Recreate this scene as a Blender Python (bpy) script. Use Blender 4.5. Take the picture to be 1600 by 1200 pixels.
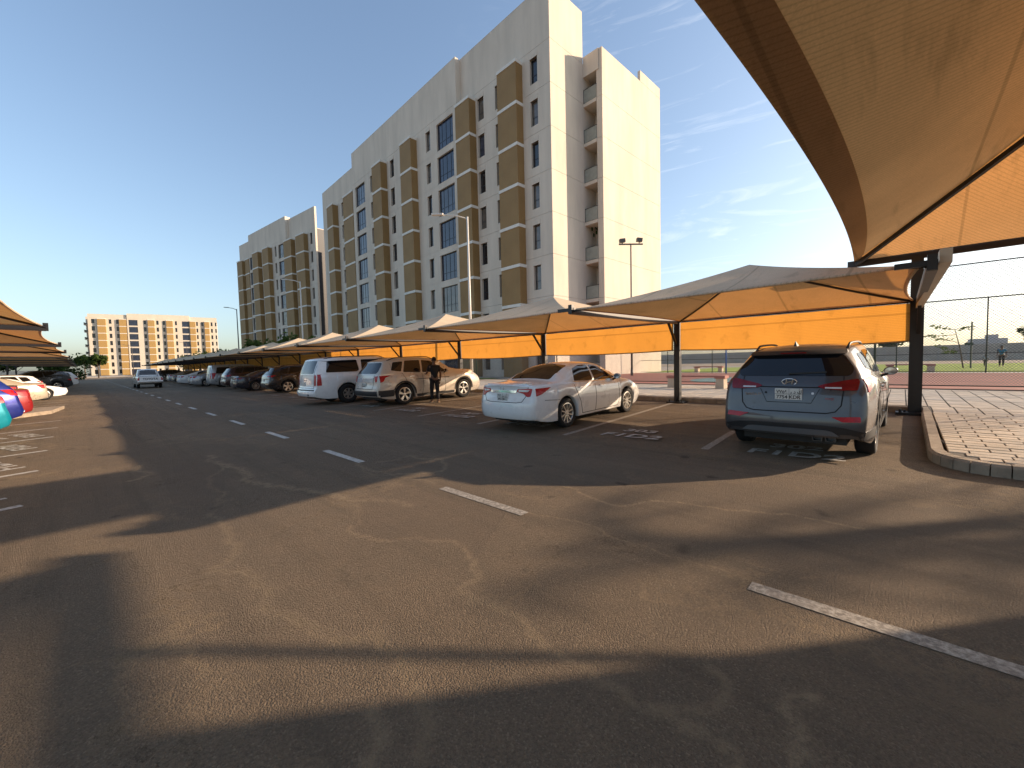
import bpy, bmesh, math, random
from mathutils import Vector, Matrix, geometry
from mathutils.bvhtree import BVHTree
random.seed(7)
R = math.radians
SC = bpy.context.scene
for o in list(bpy.data.objects): bpy.data.objects.remove(o)
COL = SC.collection
# ------------------------------------------------------------------ camera
F_PX, EYE = 639.5, 1.52
VX, VY, HS = 129.0, 583.2, -0.0238
a = Vector((VX - 800, 600 - VY, -F_PX)); b = Vector((800, 600 - (VY + HS * 1471), -F_PX))
n = b.cross(a).normalized()
if n.y < 0: n = -n
yv = a.normalized(); xv = yv.cross(n)
ROT = Matrix((xv, yv, n))
cam_d = bpy.data.cameras.new('camera'); cam = bpy.data.objects.new('camera', cam_d); COL.objects.link(cam)
cam_d.sensor_width = 36; cam_d.lens = F_PX / 1600 * 36; cam_d.clip_start = 0.05; cam_d.clip_end = 8000
cam.matrix_world = Matrix.Translation((0, 0, EYE)) @ ROT.to_4x4()
SC.camera = cam
# ------------------------------------------------------------------ light
SUN_EL = 16.8
sdir = Vector((0.785, -0.62, 0)).normalized()          # towards the sun, on the ground plane
to_sun = Vector((sdir.x * math.cos(R(SUN_EL)), sdir.y * math.cos(R(SUN_EL)), math.sin(R(SUN_EL))))
W = bpy.data.worlds.new('World'); SC.world = W; W.use_nodes = True
wn, wl = W.node_tree.nodes, W.node_tree.links
bg = wn['Background']
sky = wn.new('ShaderNodeTexSky'); sky.sky_type = 'NISHITA'; sky.sun_disc = False
sky.sun_elevation = R(SUN_EL); sky.sun_rotation = math.atan2(to_sun.x, to_sun.y)
sky.air_density = 1.0; sky.dust_density = 1.8; sky.ozone_density = 2.6; sky.altitude = 0
tc = wn.new('ShaderNodeTexCoord'); mp = wn.new('ShaderNodeMapping'); mp.inputs['Scale'].default_value = (2.2, 0.8, 7)
mp.inputs['Rotation'].default_value = (0.25, 0.1, 0.9)
nz = wn.new('ShaderNodeTexNoise'); nz.inputs['Scale'].default_value = 4.2; nz.inputs['Detail'].default_value = 9; nz.inputs['Roughness'].default_value = 0.62
nz.inputs['Distortion'].default_value = 1.3
wl.new(tc.outputs['Generated'], mp.inputs[0]); wl.new(mp.outputs[0], nz.inputs[0])
cr = wn.new('ShaderNodeValToRGB'); cr.color_ramp.elements[0].position = 0.54; cr.color_ramp.elements[1].position = 0.90
cr.color_ramp.elements[1].color = (0.24, 0.24, 0.24, 1)
wl.new(nz.outputs[0], cr.inputs[0])
mx = wn.new('ShaderNodeMix'); mx.data_type = 'RGBA'; mx.inputs['B'].default_value = (9, 9, 9.2, 1)
sx_ = wn.new('ShaderNodeSeparateXYZ'); wl.new(tc.outputs['Generated'], sx_.inputs[0])
cm = wn.new('ShaderNodeMapRange'); cm.inputs['From Min'].default_value = .50; cm.inputs['From Max'].default_value = .80; wl.new(sx_.outputs['X'], cm.inputs['Value'])
mu = wn.new('ShaderNodeMath'); mu.operation = 'MULTIPLY'; wl.new(cr.outputs[0], mu.inputs[0]); wl.new(cm.outputs[0], mu.inputs[1]); wl.new(mu.outputs[0], mx.inputs['Factor']); wl.new(sky.outputs[0], mx.inputs['A'])
hsv = wn.new('ShaderNodeHueSaturation'); hsv.inputs['Saturation'].default_value = 0.93
wl.new(mx.outputs['Result'], hsv.inputs['Color'])
v1 = wn.new('ShaderNodeVectorMath'); v1.operation = 'SCALE'; v1.inputs['Scale'].default_value = 1 / 16.0; wl.new(hsv.outputs[0], v1.inputs[0])
v2 = wn.new('ShaderNodeVectorMath'); v2.operation = 'ADD'; v2.inputs[1].default_value = (1, 1, 1); wl.new(v1.outputs[0], v2.inputs[0])
v3 = wn.new('ShaderNodeVectorMath'); v3.operation = 'DIVIDE'; wl.new(hsv.outputs[0], v3.inputs[0]); wl.new(v2.outputs[0], v3.inputs[1])
wl.new(v3.outputs[0], bg.inputs[0])
bg.inputs[1].default_value = 0.118
sl = bpy.data.lights.new('sun', 'SUN'); sl.energy = 3.2; sl.angle = R(0.53); sl.color = (1.0, 0.76, 0.54)
so = bpy.data.objects.new('sun', sl); COL.objects.link(so); so.rotation_euler = to_sun.to_track_quat('Z', 'Y').to_euler(); so.location = (30, -30, 40)
SC.view_settings.view_transform = 'Standard'; SC.view_settings.look = 'None'; SC.view_settings.gamma = 1
SC.view_settings.exposure = 1.44; SC.view_settings.use_curve_mapping = False
SC.render.engine = 'CYCLES'
SC.render.resolution_x = 1024; SC.render.resolution_y = 768

# ------------------------------------------------------------------ helpers
class NT:
    def __init__(s, name):
        s.m = bpy.data.materials.new(name); s.m.use_nodes = True
        s.n, s.l = s.m.node_tree.nodes, s.m.node_tree.links
        s.b = s.n['Principled BSDF']; s.tc = s.n.new('ShaderNodeTexCoord')
    def noise(s, scale, detail=4, rough=.55, src='Object', dist=0, mapping=None):
        k = s.n.new('ShaderNodeTexNoise'); k.inputs['Scale'].default_value = scale; k.inputs['Detail'].default_value = detail
        k.inputs['Roughness'].default_value = rough; k.inputs['Distortion'].default_value = dist
        o = s.tc.outputs[src]
        if mapping:
            mm = s.n.new('ShaderNodeMapping'); mm.inputs['Scale'].default_value = mapping; s.l.new(o, mm.inputs[0]); o = mm.outputs[0]
        s.l.new(o, k.inputs['Vector']); return k.outputs['Fac']
    def ramp(s, x, stops):
        r = s.n.new('ShaderNodeValToRGB'); e = r.color_ramp.elements
        while len(e) > len(stops): e.remove(e[-1])
        while len(e) < len(stops): e.new(1)
        for q, (p, c) in zip(e, stops):
            q.position = p; q.color = (c if len(c) == 4 else (*c, 1)) if isinstance(c, tuple) else (c, c, c, 1)
        s.l.new(x, r.inputs[0]); return r.outputs[0]
    def mix(s, f, A, B, mode='MIX'):
        k = s.n.new('ShaderNodeMix'); k.data_type = 'RGBA'; k.blend_type = mode
        for nm, v in (('Factor', f), ('A', A), ('B', B)):
            if isinstance(v, (int, float)): k.inputs[nm].default_value = v if nm == 'Factor' else (v, v, v, 1)
            elif isinstance(v, tuple): k.inputs[nm].default_value = (*v, 1) if len(v) == 3 else v
            else: s.l.new(v, k.inputs[nm])
        return k.outputs['Result']
    def math(s, op, A, B=0.0):
        k = s.n.new('ShaderNodeMath'); k.operation = op
        for i, v in enumerate((A, B)):
            if isinstance(v, (int, float)): k.inputs[i].default_value = v
            else: s.l.new(v, k.inputs[i])
        return k.outputs[0]
    def bump(s, h, strength, dist=.02):
        k = s.n.new('ShaderNodeBump'); k.inputs['Strength'].default_value = strength; k.inputs['Distance'].default_value = dist
        s.l.new(h, k.inputs['Height']); s.l.new(k.outputs[0], s.b.inputs['Normal'])
    def col(s, v):
        if isinstance(v, tuple): s.b.inputs['Base Color'].default_value = (*v, 1)
        else: s.l.new(v, s.b.inputs['Base Color'])
def simple(name, c, rough=.6, metal=0, var=.12, scale=3, bump=0, bscale=40, coat=0, spec=.5):
    t = NT(name); d = tuple(x * (1 - var) for x in c); u = tuple(min(1, x * (1 + var)) for x in c)
    t.col(t.ramp(t.noise(scale, 5), [(.3, d), (.7, u)]))
    t.b.inputs['Roughness'].default_value = rough; t.b.inputs['Metallic'].default_value = metal
    t.b.inputs['Coat Weight'].default_value = coat; t.b.inputs['Coat Roughness'].default_value = .03
    t.b.inputs['Specular IOR Level'].default_value = spec
    if bump: t.bump(t.noise(bscale, 4), bump)
    return t.m
class MB:
    def __init__(s): s.v = []; s.f = []; s.mi = []
    def quad(s, p, mi=0):
        i = len(s.v); s.v += [tuple(q) for q in p]; s.f.append(tuple(range(i, i + len(p)))); s.mi.append(mi)
    def box(s, x0, x1, y0, y1, z0, z1, mi=0, ch=0):
        i = len(s.v)
        s.v += [(x0, y0, z0), (x1, y0, z0), (x1, y1, z0), (x0, y1, z0), (x0 + ch, y0 + ch, z1), (x1 - ch, y0 + ch, z1), (x1 - ch, y1 - ch, z1), (x0 + ch, y1 - ch, z1)]
        for f in ((0, 3, 2, 1), (4, 5, 6, 7), (0, 1, 5, 4), (1, 2, 6, 5), (2, 3, 7, 6), (3, 0, 4, 7)):
            s.f.append(tuple(i + k for k in f)); s.mi.append(mi)
    def bar(s, p, q, w, h=None, mi=0, up=Vector((0, 0, 1))):
        h = w if h is None else h
        p, q = Vector(p), Vector(q); d = (q - p).normalized()
        if abs(d.dot(up)) > .98: up = Vector((1, 0, 0))
        s1 = d.cross(up).normalized() * w / 2; s2 = s1.cross(d).normalized() * h / 2
        i = len(s.v)
        for e in (p, q):
            for u, v in ((-1, -1), (1, -1), (1, 1), (-1, 1)): s.v.append(tuple(e + s1 * u + s2 * v))
        for f in ((0, 1, 2, 3), (7, 6, 5, 4), (0, 4, 5, 1), (1, 5, 6, 2), (2, 6, 7, 3), (3, 7, 4, 0)):
            s.f.append(tuple(i + k for k in f)); s.mi.append(mi)
    def tube(s, pts, rs, n=8, mi=0, cap=True):
        pts = [Vector(p) for p in pts]; i0 = len(s.v)
        if not isinstance(rs, (list, tuple)): rs = [rs] * len(pts)
        for k, p in enumerate(pts):
            d = (pts[min(k + 1, len(pts) - 1)] - pts[max(k - 1, 0)]).normalized()
            u = Vector((0, 0, 1)) if abs(d.z) < .9 else Vector((1, 0, 0))
            s1 = d.cross(u).normalized(); s2 = s1.cross(d)
            for j in range(n):
                t = j * 2 * math.pi / n; s.v.append(tuple(p + (s1 * math.cos(t) + s2 * math.sin(t)) * rs[k]))
        for k in range(len(pts) - 1):
            for j in range(n):
                A = i0 + k * n + j; B = i0 + k * n + (j + 1) % n
                s.f.append((A, B, B + n, A + n)); s.mi.append(mi)
        if cap:
            s.f.append(tuple(i0 + j for j in range(n))[::-1]); s.mi.append(mi)
            s.f.append(tuple(i0 + (len(pts) - 1) * n + j for j in range(n))); s.mi.append(mi)
    def lathe(s, prof, n=24, mi=0, axis='y'):      # prof: (r, t) with t along the axis
        i0 = len(s.v)
        for r, t in prof:
            for j in range(n):
                q = j * 2 * math.pi / n; c, e = r * math.cos(q), r * math.sin(q)
                s.v.append((c, t, e) if axis == 'y' else (c, e, t))
        for k in range(len(prof) - 1):
            for j in range(n):
                A = i0 + k * n + j; B = i0 + k * n + (j + 1) % n
                s.f.append((A, B, B + n, A + n)); s.mi.append(mi)
    def mesh(s, name, mats, smooth=False):
        me = bpy.data.meshes.new(name); me.from_pydata(s.v, [], s.f); me.update()
        for m in (mats if isinstance(mats, (list, tuple)) else [mats]): me.materials.append(m)
        if any(s.mi): me.polygons.foreach_set('material_index', s.mi)
        if smooth: me.shade_smooth() if hasattr(me, 'shade_smooth') else me.polygons.foreach_set('use_smooth', [True] * len(me.polygons))
        return me
    def obj(s, name, mats, parent=None, smooth=False, **kw):
        return mkobj(name, s.mesh(name, mats, smooth), parent, **kw)
def mkobj(name, data, parent=None, loc=None, rotz=None, **kw):
    o = bpy.data.objects.new(name, data); COL.objects.link(o)
    if parent is not None: o.parent = parent
    if loc is not None: o.location = loc
    if rotz is not None: o.rotation_euler = (0, 0, rotz)
    for k, v in kw.items():
        if v is not None: o[k] = v
    return o
def thing(name, loc, rotz, label, cat, group=None):
    return mkobj(name, None, None, loc, rotz, label=label, category=cat, group=group)
def fixn(me):
    bm = bmesh.new(); bm.from_mesh(me); bmesh.ops.recalc_face_normals(bm, faces=bm.faces[:]); bm.to_mesh(me); bm.free()
def auto(o, ang=40):
    me = o.data
    me.polygons.foreach_set('use_smooth', [True] * len(me.polygons))
    try: me.set_sharp_from_angle(angle=R(ang))
    except Exception: pass
    return o
def copy_tree(o, parent=None, kids=None):
    c = o.copy(); COL.objects.link(c); c.parent = parent
    for ch in list(o.children): copy_tree(ch, c)
    return c
def text_mesh(s, size, ext=.003, sx=1.0, shear=0, bold=0.0, align='LEFT'):
    cu = bpy.data.curves.new('t', 'FONT'); cu.body = s; cu.size = size; cu.extrude = ext; cu.offset = bold; cu.shear = shear
    cu.align_x = align
    ob = bpy.data.objects.new('t', cu); COL.objects.link(ob)
    dg = bpy.context.evaluated_depsgraph_get(); me = bpy.data.meshes.new_from_object(ob.evaluated_get(dg))
    bpy.data.objects.remove(ob); bpy.data.curves.remove(cu)
    if sx != 1: me.transform(Matrix.Diagonal((sx, 1, 1, 1)))
    return me
def gz(x): return 0.023 * (min(max(x, 6), 13) - 6)
def hit(x, y, z=0.0):
    d = ROT @ Vector((x - 800, 600 - y, -F_PX)); t = (z - EYE) / d.z
    return Vector((d.x * t, d.y * t, z))

# ------------------------------------------------------------------ materials
def asphalt():
    t = NT('asphalt')
    big = t.noise(.22, 5, .6); mid = t.noise(1.3, 6, .6, dist=1.5); fine = t.noise(62, 5, .75); grain = t.noise(120, 4, .85)
    base = t.ramp(big, [(.25, (.230, .186, .150)), (.5, (.275, .222, .176)), (.75, (.320, .258, .202))])
    base = t.mix(t.ramp(mid, [(.42, 0.0), (.6, .45)]), base, (.335, .262, .200))
    base = t.mix(t.ramp(fine, [(.42, .45), (.56, 0.0)]), base, (.13, .105, .085))
    vg = t.n.new('ShaderNodeTexVoronoi'); vg.inputs['Scale'].default_value = 120; t.l.new(t.tc.outputs['Object'], vg.inputs['Vector']); vs_ = t.n.new('ShaderNodeSeparateColor'); t.l.new(vg.outputs['Color'], vs_.inputs[0])
    base = t.mix(t.ramp(vs_.outputs[0], [(.0, .45), (.3, 0.0)]), base, (.13, .105, .085)); base = t.mix(t.ramp(vs_.outputs[1], [(.84, 0.0), (1.0, .5)]), base, (.46, .39, .31))
    base = t.mix(t.ramp(grain, [(.55, 0.0), (.70, .5)]), base, (.44, .37, .29))
    # dust-filled cracks following large wandering cells
    mm = t.n.new('ShaderNodeMapping'); mm.inputs['Scale'].default_value = (.42, .30, 1); mm.inputs['Location'].default_value = (.35, .1, 0)
    wob = t.n.new('ShaderNodeTexNoise'); wob.inputs['Scale'].default_value = 1.6; wob.inputs['Detail'].default_value = 7; wob.inputs['Roughness'].default_value = .68
    t.l.new(t.tc.outputs['Object'], wob.inputs['Vector'])
    add = t.n.new('ShaderNodeMix'); add.data_type = 'VECTOR'; add.inputs['Factor'].default_value = .62
    t.l.new(t.tc.outputs['Object'], add.inputs['A']); 
    sc = t.n.new('ShaderNodeVectorMath'); sc.operation = 'SCALE'; sc.inputs['Scale'].default_value = 9.0
    t.l.new(wob.outputs['Color'], sc.inputs[0]); t.l.new(sc.outputs[0], add.inputs['B'])
    va = t.n.new('ShaderNodeVectorMath'); va.operation = 'ADD'
    sc2 = t.n.new('ShaderNodeVectorMath'); sc2.operation = 'SCALE'; sc2.inputs['Scale'].default_value = 2.1
    t.l.new(wob.outputs['Color'], sc2.inputs[0]); t.l.new(t.tc.outputs['Object'], va.inputs[0]); t.l.new(sc2.outputs[0], va.inputs[1])
    t.l.new(va.outputs[0], mm.inputs[0])
    vo = t.n.new('ShaderNodeTexVoronoi'); vo.feature = 'DISTANCE_TO_EDGE'; vo.inputs['Scale'].default_value = 1.0
    t.l.new(mm.outputs[0], vo.inputs['Vector'])
    mask = t.ramp(t.noise(.5, 3), [(.46, 0.0), (.58, 1.0)])
    line = t.ramp(vo.outputs[0], [(.0, 1.0), (.012, .75), (.045, 0.0)])
    lm = t.math('MULTIPLY', line, mask)
    base = t.mix(t.math('MULTIPLY', lm, .6), base, (.40, .315, .22))
    core = t.math('MULTIPLY', t.ramp(vo.outputs[0], [(.0, 1.0), (.004, 0.0)]), t.ramp(t.noise(.8, 3), [(.5, 0.0), (.6, .8)]))
    base = t.mix(core, base, (.03, .025, .02))
    # a second coat of darker patching with soft edges
    pm = t.ramp(t.noise(.35, 4, .5, mapping=(1, .35, 1)), [(.47, 0.0), (.53, .38)])
    base = t.mix(pm, base, (.190, .155, .130))
    tk = t.ramp(t.noise(.9, 5, .65, mapping=(3.2, .12, 1)), [(.50, 0.0), (.66, .30)])
    base = t.mix(tk, base, (.11, .092, .078))
    at = t.n.new('ShaderNodeAttribute'); at.attribute_name = 'crack'; sep = t.n.new('ShaderNodeSeparateColor'); t.l.new(at.outputs['Color'], sep.inputs[0])
    dn = t.noise(14, 6, .75); dust = t.math('MULTIPLY', sep.outputs[0], t.ramp(dn, [(.40, .05), (.58, 1.0)]))
    base = t.mix(dust, base, (.50, .405, .295)); 
    base = t.mix(t.math('MULTIPLY', sep.outputs[2], .55), base, (.20, .158, .132))
    cgap = t.math('MULTIPLY', sep.outputs[1], t.ramp(dn, [(.45, 0.0), (.60, .5)])); base = t.mix(cgap, base, (.03, .024, .02))
    # oil drips
    oil = t.ramp(t.noise(2.6, 2, .4), [(.70, 0.0), (.78, .55)])
    base = t.mix(oil, base, (.03, .027, .025))
    base = t.mix(1.0, base, (.90, .835, .70), 'MULTIPLY'); t.col(base); t.b.inputs['Roughness'].default_value = .88; t.b.inputs['Specular IOR Level'].default_value = .25
    h = t.math('ADD', t.math('MULTIPLY', fine, .6), t.math('MULTIPLY', grain, .5)); h = t.math('SUBTRACT', h, t.math('MULTIPLY', core, 1.2)); h = t.math('SUBTRACT', h, t.math('MULTIPLY', cgap, .9)); h = t.math('SUBTRACT', h, t.math('MULTIPLY', sep.outputs[2], .6))
    h = t.math('ADD', h, t.math('MULTIPLY', vg.outputs['Distance'], -.8)); t.bump(h, 1.0, .026)
    return t.m
M = {}
M['asphalt'] = asphalt()
def paint_mat():
    t = NT('road_paint'); f = t.noise(28, 6, .75); g = t.noise(3, 4)
    c = t.ramp(f, [(.42, (.19, .16, .125)), (.62, (.46, .41, .33))]); t.col(t.mix(t.ramp(g, [(.45, 0.0), (.75, .5)]), c, (.24, .2, .16)))
    t.b.inputs['Roughness'].default_value = .8; t.bump(f, .3); return t.m
M['paint'] = paint_mat()
def paint2():
    t = NT('fresh_road_paint'); f = t.noise(20, 5, .7); t.col(t.ramp(f, [(.38, (.26, .235, .20)), (.58, (.54, .51, .45))])); t.b.inputs['Roughness'].default_value = .75; return t.m
M['paint2'] = paint2()
M['sand'] = simple('sandy_ground', (.36, .28, .19), .95, var=.25, scale=.4, bump=.3)
M['concrete_ground'] = simple('concrete_ground', (.36, .31, .25), .9, var=.15, scale=.8, bump=.2)
M['kerb'] = simple('kerb_concrete', (.30, .24, .175), .9, var=.28, scale=5, bump=.5, bscale=60)
M['paver'] = simple('grey_paver', (.50, .43, .34), .9, var=.22, scale=1.7, bump=.35, bscale=70)
M['paver_b'] = simple('warm_paver', (.55, .46, .35), .9, var=.2, scale=2.1, bump=.35, bscale=70)
M['joint'] = simple('paver_joint', (.10, .085, .065), .95, var=.3)
M['track'] = simple('red_track', (.27, .095, .065), .9, var=.2, scale=1.3, bump=.2)
M['teal'] = simple('teal_court', (.10, .20, .20), .85, var=.15)
M['white_line'] = simple('court_line', (.6, .57, .5), .8)
def grass_mat():
    t = NT('lawn'); t.col(t.ramp(t.noise(1.2, 8, .75), [(.3, (.16, .23, .02)), (.5, (.26, .35, .035)), (.7, (.36, .42, .07))])); t.b.inputs['Roughness'].default_value = 1
    t.bump(t.noise(8, 5), .8, .1); return t.m
M['grass'] = grass_mat()
def wall_mat(name, c, st=.10):
    t = NT(name)
    streak = t.noise(.9, 6, .6, mapping=(.9, .9, .16)); blot = t.noise(.35, 5, .6); fine = t.noise(6, 5, .7)
    d = tuple(x * (1 - st * 2.2) for x in c)
    k = t.ramp(streak, [(.35, d), (.62, c)]); k = t.mix(t.ramp(blot, [(.4, 0.0), (.8, .5)]), k, tuple(x * .86 for x in c))
    t.col(k); t.b.inputs['Roughness'].default_value = .92; t.b.inputs['Specular IOR Level'].default_value = .2; t.bump(fine, .15); return t.m
M['wall'] = wall_mat('cream_render', (.69, .605, .50), .075)
M['wall_far'] = wall_mat('cream_render_far', (.60, .54, .44), .03)
M['band'] = simple('white_band', (.72, .69, .62), .85, var=.06)
def lattice_mat():
    t = NT('brown_screen_panel')
    c = t.ramp(t.noise(.7, 4), [(.3, (.27, .160, .055)), (.7, (.32, .195, .070))])
    t.col(t.mix(t.ramp(t.noise(9, 4, .7), [(.4, 0.0), (.9, .35)]), c, (.15, .09, .04)))
    t.b.inputs['Roughness'].default_value = .7; t.bump(t.noise(30, 3), .2); return t.m
M['brown'] = lattice_mat()
M['brown_far'] = simple('ochre_screen_panel', (.36, .225, .075), .8, var=.1)
def glass_mat(name, c, rough=.06):
    t = NT(name); t.col(t.ramp(t.noise(.9, 3), [(.35, c), (.7, tuple(x * 2.2 for x in c))])); t.b.inputs['Roughness'].default_value = rough
    t.b.inputs['Specular IOR Level'].default_value = .6; t.b.inputs['Coat Weight'].default_value = .15; return t.m
M['glass'] = glass_mat('blue_tinted_glass', (.012, .016, .032))
M['glass_dark'] = glass_mat('dark_window_glass', (.010, .010, .012))
M['glass_cur'] = glass_mat('curtained_glass', (.075, .065, .055)); M['glass_sky'] = glass_mat('paler_glass', (.03, .035, .05), .12)
M['curtain'] = simple('grey_curtain', (.16, .14, .125), .8, var=.25)
M['frame'] = simple('dark_frame', (.02, .022, .03), .4)
M['railglass'] = simple('balcony_glass', (.30, .31, .27), .12, var=.1)
M['steel_black'] = simple('black_steel', (.012, .010, .010), .45, var=.2)
M['steel_grey'] = simple('grey_steel', (.33, .30, .27), .5, metal=.3)
M['steel_cream'] = simple('cream_steel', (.55, .47, .36), .5, var=.06)
M['steel_white'] = simple('white_steel', (.62, .58, .52), .45, var=.06)
M['pole_dark'] = simple('dark_pole', (.09, .08, .07), .5)
M['green_post'] = simple('green_post', (.035, .06, .045), .5)
M['blue_post'] = simple('blue_post', (.03, .14, .42), .5)
M['wire'] = simple('galvanised_wire', (.20, .19, .17), .6, metal=.3)
M['bench_c'] = simple('bench_concrete', (.52, .42, .31), .85, var=.1)
M['bench_r'] = simple('bench_red_slab', (.40, .17, .13), .8, var=.12)
M['fwall'] = simple('grey_precast_wall', (.52, .46, .38), .9, var=.15, scale=1)
M['fwall_post'] = simple('pale_wall_post', (.50, .46, .40), .9)
def fabric(name, c, tcol, k, rib=(55, 55, 3)):
    t = NT(name); n, l = t.n, t.l
    weave = t.noise(1, 3, .7, mapping=rib); blot = t.noise(.8, 5, .65); fold = t.noise(1.1, 4, .6, mapping=(.4, 3, 2))
    f = t.ramp(weave, [(.3, .86), (.7, 1.08)]); f2 = t.ramp(blot, [(.3, .9), (.7, 1.06)])
    f3 = t.ramp(fold, [(.30, .82), (.42, 1.0)])
    sxyz = n.new('ShaderNodeSeparateXYZ'); l.new(t.tc.outputs['Object'], sxyz.inputs[0])
    sm = t.math('ABSOLUTE', t.math('SUBTRACT', t.math('FRACT', t.math('MULTIPLY', sxyz.outputs['Y' if rib[0] > 10 else 'Z'], .62)), .5)); seam = t.ramp(sm, [(.0, .74), (.012, .80), (.016, 1.0)])
    rb = t.math('ABSOLUTE', t.math('SUBTRACT', t.math('FRACT', t.math('MULTIPLY', t.math('ADD', sxyz.outputs['X' if rib[0] > 10 else 'Z'], sxyz.outputs['Y' if rib[0] > 10 else 'Z']), 13.0)), .5)); ribs = t.ramp(rb, [(.0, .80), (.2, 1.0)])
    mod = t.mix(1.0, t.mix(1.0, t.mix(1.0, t.mix(1.0, f, f2, 'MULTIPLY'), f3, 'MULTIPLY'), seam, 'MULTIPLY'), ribs, 'MULTIPLY')
    dif = n.new('ShaderNodeBsdfDiffuse'); tr = n.new('ShaderNodeBsdfTranslucent'); ms = n.new('ShaderNodeMixShader')
    l.new(t.mix(1.0, mod, c, 'MULTIPLY'), dif.inputs[0]); l.new(t.mix(1.0, mod, tcol, 'MULTIPLY'), tr.inputs[0]); ms.inputs[0].default_value = k
    l.new(dif.outputs[0], ms.inputs[1]); l.new(tr.outputs[0], ms.inputs[2]); l.new(ms.outputs[0], n['Material Output'].inputs[0])
    bp = n.new('ShaderNodeBump'); bp.inputs['Strength'].default_value = .25; bp.inputs['Distance'].default_value = .01
    l.new(weave, bp.inputs['Height']); l.new(bp.outputs[0], dif.inputs['Normal']); return t.m
M['net'] = fabric('tan_shade_net', (.80, .64, .45), (.72, .33, .09), .28)
M['net_hem'] = fabric('tan_shade_net_doubled', (.46, .33, .20), (.34, .14, .035), .24)
M['screen'] = fabric('orange_shade_screen', (.46, .30, .13), (.74, .33, .055), .48, (3, 60, 60))
M['bark'] = simple('bark', (.10, .07, .045), .95, var=.3, scale=8, bump=.5)
def leaf(name, c1, c2):
    t = NT(name); n, l = t.n, t.l
    info = n.new('ShaderNodeNewGeometry'); col = t.ramp(info.outputs['Random Per Island'], [(0, c1), (1, c2)])
    dif = n.new('ShaderNodeBsdfDiffuse'); tr = n.new('ShaderNodeBsdfTranslucent'); ms = n.new('ShaderNodeMixShader'); ms.inputs[0].default_value = .3
    l.new(col, dif.inputs[0]); l.new(col, tr.inputs[0]); l.new(dif.outputs[0], ms.inputs[1]); l.new(tr.outputs[0], ms.inputs[2]); l.new(ms.outputs[0], n['Material Output'].inputs[0]); return t.m
M['leaf'] = leaf('dark_leaves', (.025, .045, .015), (.07, .11, .03))
M['leaf2'] = leaf('bright_leaves', (.05, .08, .02), (.14, .18, .05))
M['haze_blue'] = simple('distant_block', (.55, .50, .46), .95, var=.05)  # distance haze is put into the colour of these blocks

# ------------------------------------------------------------------ ground and road
bm_ = MB(); bm_.quad([(-3000, -3000, -.08), (3000, -3000, -.08), (3000, 3000, -.08), (-3000, 3000, -.08)])
bm_.obj('ground', M['sand'], kind='structure')
X_K = 13.1                    # kerb line behind the right-hand bays
import numpy as np
NX0, NX1, NY0, NY1 = -2.0, 6.0, .2, 9.0
rd = MB(); xs = [-70, -2, 6, 8, 10, 12, 13, 13.3]
for i in range(len(xs) - 1):
    if i == 1:
        for (p, q) in ((-45, NY0), (NY1, 185)): rd.quad([(NX0, p, 0), (NX1, p, 0), (NX1, q, 0), (NX0, q, 0)])
        continue
    rd.quad([(xs[i], -45, gz(xs[i])), (xs[i + 1], -45, gz(xs[i + 1])), (xs[i + 1], 185, gz(xs[i + 1])), (xs[i], 185, gz(xs[i]))])
def frac(pts, rn, lv=4, am=.16):
    P = [np.array(p[:2]) for p in pts]
    for _ in range(lv):
        Q = [P[0]]
        for a_, b_ in zip(P, P[1:]):
            d_ = b_ - a_; Q += [(a_ + b_) / 2 + np.array([-d_[1], d_[0]]) * rn.uniform(-am, am), b_]
        P = Q
    return np.array(P)
CR = [([(350, 820), (370, 850), (360, 872), (322, 893), (380, 890), (425, 920), (415, 945), (450, 960), (490, 985), (540, 1005), (590, 990), (620, 1020), (640, 1060), (665, 1100), (660, 1180)], .05, 1),
      ([(520, 785), (560, 790), (545, 830), (610, 845), (650, 840), (710, 845), (740, 875), (750, 900), (720, 920), (740, 940), (800, 958), (830, 990), (925, 1053), (1010, 1105), (1125, 1100), (1130, 1060), (1105, 1040)], .04, .6),
      ([(215, 650), (300, 675), (320, 700), (345, 725), (380, 750), (450, 760), (520, 772), (640, 790)], .09, .3),
      ([(205, 690), (240, 715), (235, 740), (200, 752)], .07, 0), ([(345, 725), (340, 780), (350, 820)], .04, .6),
      ([(590, 722), (640, 712), (690, 718), (690, 736), (610, 742), (560, 719)], .05, .4), ([(560, 719), (680, 757)], .03, .8), ([(810, 797), (1147, 897)], .018, .5),
      ([(1010, 1105), (1060, 1130), (1130, 1165), (1150, 1200)], .05, .4), ([(1270, 1085), (1225, 1110), (1250, 1150), (1240, 1190)], .05, .2), ([(880, 760), (960, 790), (1180, 800), (1400, 830)], .03, .2),
      ([(580, 1110), (600, 1150), (575, 1200)], .05, .5), ([(840, 600), (800, 640), (900, 655)], .05, 0)]
nx, ny = 320, 352
gx, gy = np.meshgrid(np.linspace(NX0, NX1, nx + 1), np.linspace(NY0, NY1, ny + 1), indexing='ij')
G = np.stack([gx.ravel(), gy.ravel()], 1); att = np.zeros((len(G), 4)); att[:, 3] = 1; rn_ = random.Random(11)
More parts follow.
